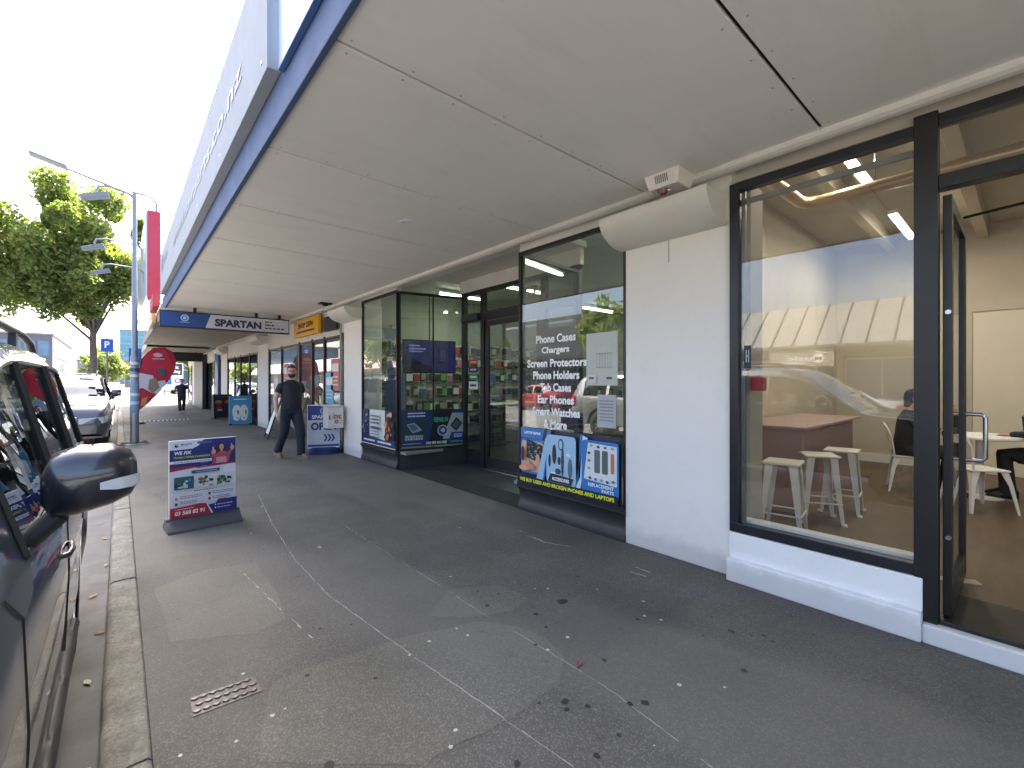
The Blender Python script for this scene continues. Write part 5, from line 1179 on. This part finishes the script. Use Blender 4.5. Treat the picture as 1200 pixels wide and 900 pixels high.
# far row: posts, fence and public parking sign
pk_ = thing('parking_sign', 'black and white Public Parking sign at the far car park', 'sign', (4.15, 58, 0))
for x in (-.7, .7): g = G(); g.tube([(x, 0, 0), (x, 0, 3.1)], .05, 6); part('post', g, M['grey_steel'], pk_, local=True)
g = G(); g.box(-.85, .85, -.06, -.02, .9, 3.4); part('sign_panel', g, M['white'], pk_, bevel=.01, local=True)
ar = Art((4.15-.85, 58-.063, .9), (1, 0, 0), (0, 0, 1), 1.7, 2.5); ar.rect(.05, .50, .95, .97, '2a2e32').text('Public', .2, .76, .58, .14, 'eef0f0', .03).text('Parking', .15, .55, .7, .17, 'eef0f0', .03).rect(.08, .12, .42, .40, '2f68b8').text('P', .17, .17, .15, .18, 'f4f6fa', .04).disc(.72, .27, .15, '2f68b8').disc(.72, .27, .09, 'dfe6ee'); ar.build('print', pk_)
g = G(); g.box(1.4, 3.2, 27.5, 27.6, 2.5, 2.95); hd_ = part('hanging_sign', g, M['black'], None, bevel=.01); tag(hd_, 'dark sign hanging under the farthest canopy', 'sign')
for x in (1.7, 2.9): g = G(); g.box(x-.02, x+.02, 27.53, 27.57, 2.95, 3.0); part('hanger', g, M['black'], hd_)
# sunlit dashes across the footpath, modelled as a drain grate with pale bars
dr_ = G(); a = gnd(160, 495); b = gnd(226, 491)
g = G(); g.box(a[0], 2.0, a[1]-.0, a[1]+.5, .002, .004); tag(part('sunlit_grate', g, M['rubber'], None), 'sunlit dashes built as a slotted drain grate crossing the footpath beyond the street lamp', 'drain'); dgo = bpy.data.objects['sunlit_grate']
for k in range(12): x = a[0]+.08+k*.13; g = G(); g.add([(x, a[1], .006), (x+.05, a[1], .006), (x+.09, a[1]+.5, .006), (x+.04, a[1]+.5, .006), (x, a[1], .014), (x+.05, a[1], .014), (x+.09, a[1]+.5, .014), (x+.04, a[1]+.5, .014)], [(3, 2, 1, 0), (4, 5, 6, 7), (0, 1, 5, 4), (1, 2, 6, 5), (2, 3, 7, 6), (3, 0, 4, 7)]); part('sunlit_bar', g, paint((.5, .5, .48), .6), dgo)

# ------------------------------------------------------------------ trees
leafm = {}
def leaf_mat(k, a, b):
    t = NT('foliage_%d' % k); t.col(t.ramp(t.noise(1.6, 3), [(.3, a), (.7, b)])); t.set(rough=.55)
    tr = t.n('ShaderNodeBsdfTranslucent'); tr.inputs[0].default_value = (b[0]*1.6, b[1]*1.9, b[2], 1); mx = t.n('ShaderNodeMixShader'); mx.inputs[0].default_value = .35
    out = [n for n in t.t.nodes if n.type == 'OUTPUT_MATERIAL'][0]; t.l(t.b.outputs[0], mx.inputs[1]); t.l(tr.outputs[0], mx.inputs[2]); t.l(mx.outputs[0], out.inputs[0]); return t.m
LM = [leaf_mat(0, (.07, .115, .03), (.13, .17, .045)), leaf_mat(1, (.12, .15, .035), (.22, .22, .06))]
M['bark'] = paint((.12, .10, .085), .85, .3, 10, bump=.6)
def tree(x, y, H, rad, label, seed=1, nleaf=9000, trunk=1.9, ls=.085, ground=0, squash=.85, off=(0, 0)):
    rr = random.Random(seed); t = thing('street_tree', label, 'tree', (x, y, ground)); cz = H-rad*squash
    g = G(); g.tube([(0, 0, 0), (.03, 0, trunk*.5), (-.02, .02, trunk), (.0, .0, trunk+1.2)], [.17, .14, .12, .08], 10); part('trunk', g, M['bark'], t, smooth=60, local=True)
    cl = []
    for k in range(16):
        a = 2*PI*k/16*2.4; el = rr.uniform(.05, 1.2); rl = rad*rr.uniform(.35, .8); p = Vector((off[0]+math.cos(a)*math.cos(el)*rl, off[1]+math.sin(a)*math.cos(el)*rl, cz+math.sin(el)*rl*squash-rad*.25))
        s0 = Vector((0, 0, trunk+rr.uniform(-.2, 1.0))); m = s0.lerp(p, .5)+Vector((rr.uniform(-.3, .3), rr.uniform(-.3, .3), rr.uniform(.0, .5)))
        g = G(); g.tube([s0, m, p], [.06, .035, .012], 6); part('limb', g, M['bark'], t, local=True)
        for j in range(3): cl.append((m.lerp(p, rr.uniform(.3, 1.1))+Vector((rr.gauss(0, .3), rr.gauss(0, .3), rr.gauss(0, .3))), rad*rr.uniform(.16, .30)))
    for k in range(96 if nleaf > 20000 else 70):
        v = Vector((rr.gauss(0, 1), rr.gauss(0, 1), rr.gauss(0, 1))).normalized(); rl = rad*rr.uniform(.4, 1.0); v.z = v.z*squash if v.z > 0 else v.z*min(1, squash*1.05)
        cl.append((Vector((off[0], off[1], cz))+v*rl, rad*rr.uniform(.10, .26)))
    for mi in (0, 1):
        g = G(); n = nleaf//2
        for k in range(n):
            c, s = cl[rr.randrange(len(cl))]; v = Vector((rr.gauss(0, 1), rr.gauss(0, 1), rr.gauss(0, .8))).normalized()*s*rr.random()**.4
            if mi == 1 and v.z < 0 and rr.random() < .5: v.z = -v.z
            p = c+v; nrm = Vector((rr.gauss(0, 1), rr.gauss(0, 1), rr.gauss(.6, .8))).normalized(); a = nrm.orthogonal().normalized(); b = nrm.cross(a); q = rr.uniform(0, 2*PI); a, b = a*math.cos(q)+b*math.sin(q), b*math.cos(q)-a*math.sin(q)
            L = ls*rr.uniform(.7, 1.5); g.add([p-a*L, p+b*L*.55, p+a*L, p-b*L*.55], [(0, 1, 2, 3)])
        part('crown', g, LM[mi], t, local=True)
    return t
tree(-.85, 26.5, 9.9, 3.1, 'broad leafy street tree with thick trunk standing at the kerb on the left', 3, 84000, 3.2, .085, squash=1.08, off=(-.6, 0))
tree(-10.2, 26, 6.5, 2.3, 'street tree across the road near the parked cars', 8, 5000, 1.9, .12)
tree(-9.9, 36, 7, 2.6, 'street tree farther along the opposite footpath', 9, 5000, 2, .13)
tree(-9.9, 12.5, 5.4, 1.7, 'small street tree across the road opposite the phone shop', 10, 4000, 1.8, .1)
tree(-1.3, 72, 5.5, 2.4, 'rounded green tree far down the left side of the street', 12, 4000, 1.2, .16)
tree(2.3, 70, 4.2, 1.9, 'low green tree beyond the street lamp', 13, 3000, 1.0, .15)
tree(9, 82, 9, 4.0, 'large tree behind the far car park', 14, 4000, 1.6, .25)
tree(-13.0, 112, 6, 3.0, 'far tree across the road on the left', 15, 3000, 1.6, .22)

# ------------------------------------------------------------------ far buildings
def block(label, x0, x1, y0, y1, z1, wall, wins, name='far_building', roofm=None):
    t = thing(name, label, 'building', ((x0+x1)/2, y0, RZ)); g = G(); g.box(x0, x1, y0, y1, RZ, z1); part('wall', g, wall, t)
    g = G(); g.box(x0-.3, x1+.3, y0-.3, y1+.3, z1, z1+.5); part('roof', g, roofm or M['grey_steel'], t)
    for (ax, a0, a1, za, zb, n, m) in wins:
        st_ = (a1-a0)/n
        for k in range(n):
            p, q = a0+st_*k+st_*.08, a0+st_*(k+1)-st_*.08; g = G()
            if ax == 'f': g.box(p, q, y0-.12, y0+.05, za, zb)
            elif ax == 'r': g.box(x1-.05, x1+.12, p, q, za, zb)
            else: g.box(x0-.12, x0+.05, p, q, za, zb)
            w_ = part('window', g, m, t)
    return t
wb = paint((.10, .17, .26), .15, .2, .3, coat=.5); db = paint((.10, .105, .12), .6, .1)
block('long dark two storey building with blue windows far down the left side', -62, -15, 190, 262, 15.2, db, [('f', -60, -15.5, 9, 13.5, 16, wb), ('f', -60, -15.5, 2, 6.5, 12, wb), ('r', 192, 260, 9, 13.5, 12, wb)])
block('pale grey workshop in front of the dark two storey building', -40, -14.6, 128, 165, 6.8, paint((.42, .42, .42), .6, .1), [('f', -38, -15, 1, 3.4, 8, wb), ('r', 130, 163, 1, 3.4, 8, wb)])
block('teal glass office tower in the distance', 0, 16, 330, 350, 30, paint((.16, .30, .36), .3, .1), [('f', 0.3, 15.7, 3+4*k, 6.2+4*k, 6, paint((.10, .24, .32), .15, .2, coat=.5)) for k in range(7)])
block('white low building with blue glazing beyond the car park', 6.8, 20, 88, 100, 7.5, paint((.62, .63, .62), .6), [('f', 7.2, 19.6, 4.4, 6.4, 6, paint((.12, .38, .52), .2, .2)), ('f', 7.2, 19.6, 1, 3.2, 5, wb)])
block('small dark roofed building far along the left kerb', -11, -6, 215, 235, 8.6, paint((.25, .25, .27), .6), [('f', -10.5, -6.5, 2, 5, 3, wb)])
block('brick shop at the end of the street', 1.0, 5.2, 150, 165, 6.8, paint((.32, .16, .12), .7), [('f', 1.2, 5, 1, 3, 3, wb), ('f', 1.2, 5, 4, 5.6, 3, wb)])
# opposite side of the street, seen in the reflections
def opposite(y0, y1, label, wall, ribc, top=4.6):
    t = thing('shop_building', label, 'building', (-16, y0, 0))
    def q(n, *a, m): g = G(); g.box(*a); return part(n, g, m, t)
    q('wall', -16.4, -16.0, y0, y1, 2.55, top, m=wall); q('roof', -28, -16.4, y0, y1, 4.4, 4.7, m=M['grey_steel']); q('side_wall', -28, -16.4, y0, y0+.3, 0, 4.4, m=wall); q('side_wall', -28, -16.4, y1-.3, y1, 0, 4.4, m=wall)
    g = G() if top < 5 else None
    if top > 5: q('canopy', -16, -13.2, y0, y1, 2.85, 3.1, m=M['dark_int'])
    if g: g.add([(-13.6, y0, 2.95), (-13.6, y1, 2.95), (-15.6, y1, 4.75), (-15.6, y0, 4.75), (-13.6, y0, 2.85), (-13.6, y1, 2.85), (-15.6, y1, 4.65), (-15.6, y0, 4.65)], [(0, 1, 2, 3), (7, 6, 5, 4), (0, 4, 5, 1), (1, 5, 6, 2), (2, 6, 7, 3), (3, 7, 4, 0)]); part('awning', g, ribc, t)
    g = G(); k = y0
    while k < y1 and top < 5: g.add([(-13.6, k, 2.96), (-13.6, k+.05, 2.96), (-15.6, k+.05, 4.76), (-15.6, k, 4.76), (-13.6, k, 3.0), (-13.6, k+.05, 3.0), (-15.6, k+.05, 4.80), (-15.6, k, 4.80)], [(0, 1, 5, 4), (2, 3, 7, 6), (0, 4, 7, 3), (1, 2, 6, 5), (4, 5, 6, 7)]); k += .8
    if top < 5: part('awning_ribs', g, paint((.05, .05, .045), .5), t)
    q('awning_soffit', -16, -13.7, y0, y1, 2.82, 2.84, m=M['trim'])
    k = y0+.3; i = 0
    while k < y1-2.5:
        q('pier', -16.05, -15.75, k-.3, k, 0, 2.6, m=wall); w_ = 2.4 if i % 2 == 0 else 1.4
        q('window' if i % 2 == 0 else 'door', -16.02, -15.95, k+.05, k+w_, .5 if i % 2 == 0 else .02, 2.4, m=wb)
        g = G()
        for yy in (k, k+w_/2, k+w_): g.box(-15.96, -15.90, yy, yy+.06, .02, 2.45)
        g.box(-15.96, -15.9, k, k+w_, 2.4, 2.48); part('frame', g, M['white'], t)
        q('stall_riser', -16.05, -15.92, k, k+w_, 0, .5, m=wall) if i % 2 == 0 else None
        k += w_+.36; i += 1
    q('pier', -16.05, -15.75, max(y0, k-.3), y1, 0, 2.6, m=wall)
    q('shop_interior', -18, -16.1, y0+.3, y1-.3, .0, .03, m=M['shop_floor']); q('shop_interior', -18.1, -18, y0+.3, y1-.3, .0, 4.3, m=paint((.25, .23, .2), .7))
    return t
rb_ = paint((.16, .155, .14), .5, .06)
opposite(-16, 2.2, 'tan shop row with ribbed awning across the street, left part', paint((.42, .37, .30), .7), rb_)
o = opposite(2.3, 12.4, 'tan music shop with ribbed awning across the street', paint((.42, .36, .28), .7), rb_)
opposite(12.5, 34, 'dark grey shop row across the street beyond the music shop', paint((.07, .072, .075), .7), paint((.09, .09, .1), .5), top=6.0)
opposite(34.1, 60, 'cream shop row farther along the opposite side', paint((.45, .42, .38), .7), paint((.35, .12, .10), .5))
opposite(60.1, 110, 'brick shop row far along the opposite side', paint((.3, .16, .12), .7), paint((.3, .3, .3), .5))
# music shop sign hangs from the awning edge
ms = thing('shop_sign', 'Music Works sign under the awning of the shop across the street', 'sign', (-13.6, 6, 2.2))
g = G(); g.box(-13.72, -13.66, 4.9, 7.2, 2.1, 2.83); part('sign_panel', g, paint((.30, .26, .20), .6), ms, bevel=.005)
ar = Art((-13.655, 5.0, 2.15), (0, 1, 0), (0, 0, 1), 2.1, .64); wt = 'efece4'
ar.disc(.2, .42, .09, wt).text('M', .14, .3, .12, .22, '6a5c48', .03).text('usic', .30, .28, .42, .3, wt, .02).rect(.05, .20, .95, .225, wt).text('WORKS', .42, .04, .35, .12, wt, .03).poly([(.0, .72), (.15, .8), (.3, .95), (.34, .95), (.18, .76), (.0, .68)], wt).rect(.3, .93, .45, .955, wt); ar.build('sign_print', ms)

# ------------------------------------------------------------------ people
def remeshed(g, mat, name, parent, voxel, smooth_it=2):
    me = mesh(g, mat); ob = bpy.data.objects.new('tmp', me); COL.objects.link(ob)
    m = ob.modifiers.new('r', 'REMESH'); m.mode = 'VOXEL'; m.voxel_size = voxel; m.use_smooth_shade = True
    s = ob.modifiers.new('s', 'SMOOTH'); s.iterations = smooth_it; s.factor = .5
    bpy.context.view_layer.update()
    nm = bpy.data.meshes.new_from_object(ob.evaluated_get(bpy.context.evaluated_depsgraph_get())); bpy.data.objects.remove(ob)
    nm.materials.clear(); nm.materials.append(mat); nm.polygons.foreach_set('use_smooth', [True]*len(nm.polygons))
    o = bpy.data.objects.new(name, nm); nm.name = name; COL.objects.link(o); o.parent = parent; return o
def orient(pts, base, M3): return [base+M3@Vector(p) for p in pts]
def person(label, loc, rz, Hh, pose, shirt, trousers, shoes, hair, beard=False, glasses=False, shirt_len=.40, sleeve=.62, skin=M['skin'], voxel=.009, group=None, name='person', wide=1.0, bag=None):
    """built facing -Y; pose gives joints in metres for a body of height 1.80, scaled to Hh"""
    k = Hh/1.80; t = thing(name, label, 'person', loc, rz, group)
    S3 = lambda p: Vector(p)*k
    pel = S3(pose['pelvis']); lean = Vector(pose.get('lean', (0, 0, 1))).normalized(); yaw = pose.get('yaw', 0)
    xa = Matrix.Rotation(yaw, 3, 'Z')@Vector((1, 0, 0)); ya = lean.cross(xa).normalized(); xa = ya.cross(lean).normalized()
    T = lambda x, y, z: pel+xa*x*k+ya*y*k+lean*z*k
    def ring(g, secs, n=18, m=0):
        v = []; f = []
        for (cx, cy, z, rx, ry) in secs:
            for j in range(n):
                a = 2*PI*j/n; v.append(T(cx+rx*math.cos(a), cy+ry*math.sin(a), z))
        L = len(secs)
        for i in range(L-1):
            for j in range(n): f.append((i*n+j, i*n+(j+1) % n, (i+1)*n+(j+1) % n, (i+1)*n+j))
        f += [tuple(range(n))[::-1], tuple(range((L-1)*n, L*n))]; g.add(v, f, m)
    sh = {s: T(s*.165*wide, 0, .445) for s in (-1, 1)}; hip = {s: T(s*.09, 0, -.02) for s in (-1, 1)}
    body = G(); W_ = wide
    ring(body, [(0, 0, -.06, .14*W_, .10), (0, 0, .1, .135*W_, .095), (0, .0, .25, .145*W_, .10), (0, .0, .38, .150*W_, .10), (0, .005, .44, .115*W_, .075), (0, .01, .49, .065, .052), (0, .005, .56, .058, .058), (0, -.005, .62, .056, .058)])
    # head, turned separately
    hy = pose.get('head_yaw', 0); hx = Matrix.Rotation(hy, 3, 'Z')@xa; hyv = lean.cross(hx).normalized(); ht = pose.get('head_tilt', 0); hb = T(0, -.02, .578)
    up = (lean*math.cos(ht)-hyv*math.sin(ht)).normalized(); hyv = up.cross(hx).normalized()
    Hd = lambda x, y, z: hb+hx*x*k+hyv*y*k+up*z*k
    def hring(g, secs, n=18, m=0):
        v = []; f = []
        for (cx, cy, z, rx, ry) in secs:
            for j in range(n):
                a = 2*PI*j/n; v.append(Hd(cx+rx*math.cos(a), cy+ry*math.sin(a), z))
        L = len(secs)
        for i in range(L-1):
            for j in range(n): f.append((i*n+j, i*n+(j+1) % n, (i+1)*n+(j+1) % n, (i+1)*n+j))
        f += [tuple(range(n))[::-1], tuple(range((L-1)*n, L*n))]; g.add(v, f, m)
    hring(body, [(0, -.035, -.005, .035, .03), (0, -.03, .01, .052, .06), (0, -.018, .04, .062, .08), (0, -.005, .08, .070, .092), (0, 0, .12, .074, .097), (0, .004, .16, .072, .095), (0, .006, .19, .06, .08), (0, .006, .215, .03, .045), (0, .006, .222, .01, .015)])
    body.add([Hd(-.013, -.09, .065), Hd(.013, -.09, .065), Hd(.006, -.088, .112), Hd(-.006, -.088, .112), Hd(0, -.122, .070), Hd(0, -.100, .108)], [(0, 1, 4), (1, 2, 5, 4), (2, 3, 5), (3, 0, 4, 5), (0, 3, 2, 1)])
    for s in (-1, 1):
        body.ball(tuple(Hd(s*.076, .005, .095)), (.012*k, .02*k, .032*k))
    limb = lambda pts, r, g, n=12: g.tube([S3(p) if not isinstance(p, Vector) else p for p in pts], [q*k for q in r], n)
    for s, nm in ((-1, 'r'), (1, 'l')):
        el, wr_ = S3(pose['elbow_'+nm]), S3(pose['wrist_'+nm]); a = sh[s]
        limb([a+(T(0, 0, .43)-a)*.35, a.lerp(el, .2), a.lerp(el, .8), el, el.lerp(wr_, .3), el.lerp(wr_, .8), wr_], [.045, .05, .043, .041, .041, .032, .027], body)
        # hand
        dv = (wr_-el).normalized(); fwd = Vector(pose.get('palm_'+nm, (0, -1, 0))); sdv = dv.cross(fwd).normalized(); fwd = sdv.cross(dv).normalized()
        pa = wr_+dv*.095*k
        body.add([wr_+sdv*i*.028*k+fwd*j*.014*k for i in (-1, 1) for j in (-1, 1)]+[pa+sdv*i*.042*k+fwd*j*.013*k for i in (-1, 1) for j in (-1, 1)], [(0, 1, 3, 2), (4, 6, 7, 5), (0, 4, 5, 1), (2, 3, 7, 6), (0, 2, 6, 4), (1, 5, 7, 3)])
        for fi, (o_, ln) in enumerate(((-.033, .062), (-.011, .074), (.011, .069), (.032, .052))):
            b0 = wr_+dv*.085*k+sdv*o_*k; c1 = b0+dv*ln*.55*k+fwd*.012*k; c2 = c1+(dv*.75+fwd*.65).normalized()*ln*.5*k
            body.tube([b0, c1, c2], [.0095*k, .0085*k, .007*k], 8)
        tb0 = wr_+dv*.03*k-sdv*.025*k*pose.get('thumb_'+nm, 1); tb1 = tb0+(dv*.7-sdv*.6*pose.get('thumb_'+nm, 1)+fwd*.3).normalized()*.045*k; body.tube([tb0, tb1, tb1+(dv+fwd*.4).normalized()*.032*k], [.012*k, .0105*k, .008*k], 8)
        kn, an = S3(pose['knee_'+nm]), S3(pose['ankle_'+nm])
        limb([hip[s], hip[s].lerp(kn, .5), kn, kn.lerp(an, .3), an], [.075, .065, .048, .047, .034], body)
    bo = remeshed(body, skin, 'body', t, voxel)
    # clothes
    g = G(); top = .515
    ring(g, [(0, 0, .5-shirt_len-.12, .168*W_, .13), (0, -.01, .5-shirt_len, .165*W_, .135), (0, -.01, .18, .165*W_, .132), (0, -.005, .30, .175*W_, .130), (0, 0, .40, .182*W_, .120), (0, .0, .445, .168*W_, .10), (0, .005, .475, .135*W_, .085), (0, .005, .50, .095*W_, .072), (0, .005, top+.01, .064, .064)])
    for s, nm in ((-1, 'r'), (1, 'l')):
        el, wr_ = S3(pose['elbow_'+nm]), S3(pose['wrist_'+nm]); a = sh[s]
        if sleeve <= 1: limb([a+(T(0, 0, .43)-a)*.45, a.lerp(el, .12), a.lerp(el, sleeve*.6), a.lerp(el, sleeve)], [.045, .060, .064, .066], g)
        else: limb([a+(T(0, 0, .43)-a)*.45, a.lerp(el, .12), a.lerp(el, .5), el, wr_], [.045, .062, .060, .052, .040], g)
    so_ = remeshed(g, shirt, 'shirt', t, max(voxel, .009), 4)
    g = G(); ring(g, [(0, 0, -.10, .155, .118), (0, 0, .0, .165*W_, .125), (0, 0, .10, .158*W_, .120), (0, 0, .16, .15*W_, .115)])
    for s, nm in ((-1, 'r'), (1, 'l')):
        kn, an = S3(pose['knee_'+nm]), S3(pose['ankle_'+nm]); an2 = an+Vector((0, 0, -.02*k))
        limb([hip[s]-lean*.0, hip[s].lerp(kn, .35), hip[s].lerp(kn, .75), kn, kn.lerp(an, .4), kn.lerp(an, .85), an2], [.102, .100, .088, .080, .074, .071, .074], g)
    remeshed(g, trousers, 'trousers', t, max(voxel, .009), 3)
    for s, nm in ((-1, 'r'), (1, 'l')):
        an = S3(pose['ankle_'+nm]); td = Vector(pose.get('toe_'+nm, (0, -1, 0))).normalized(); sdv = td.cross(Vector((0, 0, 1))).normalized(); upv = sdv.cross(td).normalized()
        g = G(); v = []; f = []; n = 12
        for (q, wd, ht0, lo) in ((-.085, .02, .03, -.06), (-.07, .034, .05, -.078), (-.03, .038, .06, -.085), (.03, .040, .035, -.085), (.09, .046, .005, -.086), (.15, .042, -.02, -.086), (.185, .028, -.04, -.084), (.198, .01, -.055, -.075)):
            for j in range(n):
                a = 2*PI*j/n; zz = (ht0+lo)/2+(ht0-lo)/2*math.sin(a); v.append(an+(td*q+sdv*wd*math.cos(a)+upv*zz)*k)
        for i in range(7):
            for j in range(n): f.append((i*n+j, i*n+(j+1) % n, (i+1)*n+(j+1) % n, (i+1)*n+j))
        f += [tuple(range(n))[::-1], tuple(range(7*n, 8*n))]; g.add(v, f); so2 = part('shoe', g, shoes, t, smooth=70, local=True)
        g = G(); v = []
        for dz in (-.09, -.072):
            for (q, wd) in ((-.09, .02), (-.07, .038), (0, .042), (.09, .05), (.15, .046), (.195, .025), (.205, 0), (.195, -.025), (.15, -.046), (.09, -.05), (0, -.042), (-.07, -.038), (-.09, -.02)): v.append(an+(td*q+sdv*wd+upv*dz)*k)
        g.add(v, [tuple(range(13))[::-1], tuple(range(13, 26))]+[(i, (i+1) % 13, 13+(i+1) % 13, 13+i) for i in range(13)]); part('shoe_sole', g, paint((.22, .19, .16), .6), so2, local=True)
    g = G()
    hring(g, [(0, .022, .105, .0775, .085), (0, .014, .15, .080, .094), (0, .008, .18, .075, .094), (0, .004, .21, .055, .072), (0, .006, .233, .022, .03)]); hring(g, [(0, -.05, .172, .05, .04), (0, -.045, .195, .055, .045), (0, -.03, .215, .04, .045)])
    if pose.get('long_hair'): hring(g, [(0, .05, -.02, .06, .04), (0, .045, .05, .08, .055), (0, .03, .12, .08, .08)])
    remeshed(g, hair, 'hair', t, .008, 1)
    if beard:
        g = G(); hring(g, [(0, -.042, -.016, .034, .032), (0, -.035, .002, .056, .064), (0, -.025, .028, .066, .081), (0, -.018, .05, .0685, .085), (0, -.012, .062, .066, .082)]); g.box(0, 0, 0, 0, 0, 0) if False else None
        part('beard', g, hair, t, smooth=70, local=True)
    g = G()
    for s in (-1, 1): g.ball(tuple(Hd(s*.030, -.088, .110)), (.011*k, .008*k, .007*k), 0, 8)
    part('eyes', g, paint((.04, .03, .03), .3), t, smooth=80, local=True)
    g = G(); g.tube([Hd(-.022, -.094, .042), Hd(0, -.1, .041), Hd(.022, -.094, .042)], .005*k, 6); part('mouth', g, paint((.35, .14, .12), .5), t, smooth=80, local=True)
    if glasses:
        g = G()
        for s in (-1, 1):
            g.tube([Hd(s*.033+.024*math.cos(a), -.104, .108+.016*math.sin(a)) for a in [2*PI*j/12 for j in range(13)]], .003*k, 5); g.tube([Hd(s*.056, -.102, .112), Hd(s*.078, -.04, .112), Hd(s*.078, .01, .108)], .003*k, 5)
        g.tube([Hd(-.01, -.105, .11), Hd(.01, -.105, .11)], .003*k, 5); part('glasses', g, M['black'], t, smooth=80, local=True)
    return t
navy = paint((.012, .014, .022), .75, .2, 14, bump=.2); jean = paint((.010, .014, .030), .8, .3, 18, bump=.3); hairm = paint((.022, .016, .013), .7, .3, 60, bump=.4)
walk = dict(pelvis=(0, 0, .95), yaw=R(-6), head_yaw=R(-22), elbow_r=(-.27, .05, 1.14), wrist_r=(-.28, .0, .88), palm_r=(.9, -.3, 0), elbow_l=(.28, .10, 1.15), wrist_l=(.24, .10, .90), palm_l=(-.9, -.2, 0), thumb_l=1, thumb_r=-1,
            knee_r=(-.10, .06, .50), ankle_r=(-.12, .24, .14), toe_r=(-.05, -1, -.45), knee_l=(.10, -.14, .52), ankle_l=(.10, -.16, .09), toe_l=(.2, -1, .0))
x, yy = gnd(343, 538)
man = person('bearded man with glasses in a dark shirt and jeans walking towards the camera', (x, yy+.1, 0), R(16), 1.87, walk, navy, jean, paint((.20, .13, .10), .6), hairm, beard=True, glasses=True, wide=1.1, voxel=.008)
x, yy = gnd(213, 483.5)
walk2 = dict(pelvis=(0, 0, .94), head_yaw=0, elbow_r=(-.30, .04, 1.18), wrist_r=(-.30, -.12, .98), palm_r=(.9, 0, -.3), elbow_l=(.31, .06, 1.16), wrist_l=(.40, -.06, .95), palm_l=(-.9, 0, 0), knee_r=(-.09, -.1, .5), ankle_r=(-.06, -.14, .09), knee_l=(.09, .06, .5), ankle_l=(.05, .18, .12), toe_l=(0, -1, -.3))
person('distant woman in a black top and dark trousers walking under the far canopy', (x, yy, 0), R(-8), 1.68, walk2, navy, paint((.02, .025, .035), .8), paint((.5, .45, .42), .6), hairm, wide=1.1, voxel=.014)
g = G(); g.ball((x-.36, yy-.15, 1.0), (.10, .08, .10)); tag(part('handbag', g, M['dark_int'], None, smooth=60), 'dark bag held by the distant woman', 'bag')
sit = dict(pelvis=(0, .06, .56), lean=(0, -.12, 1), elbow_r=(-.24, -.12, .82), wrist_r=(-.14, -.34, .80), palm_r=(0, 0, -1), elbow_l=(.24, -.12, .82), wrist_l=(.14, -.34, .80), palm_l=(0, 0, -1), knee_r=(-.12, -.40, .54), ankle_r=(-.13, -.38, .09), knee_l=(.12, -.40, .54), ankle_l=(.13, -.36, .09), long_hair=True)
person('seated cafe customer in a dark jacket just left of the black door frame', (7.55, .98, CF), R(12), 1.7, sit, paint((.015, .015, .018), .7), navy, M['black'], hairm, sleeve=1.2, voxel=.012)
sit2 = dict(sit); sit2.update(elbow_r=(-.22, -.2, .80), wrist_r=(-.05, -.22, 1.02), palm_r=(0, 1, 0))
person('seated cafe customer in black partly cut by the right edge of the photograph', (7.9, -.2, CF), R(180), 1.72, sit2, paint((.012, .012, .014), .7), paint((.012, .012, .014), .8), M['black'], hairm, sleeve=1.2, voxel=.012)
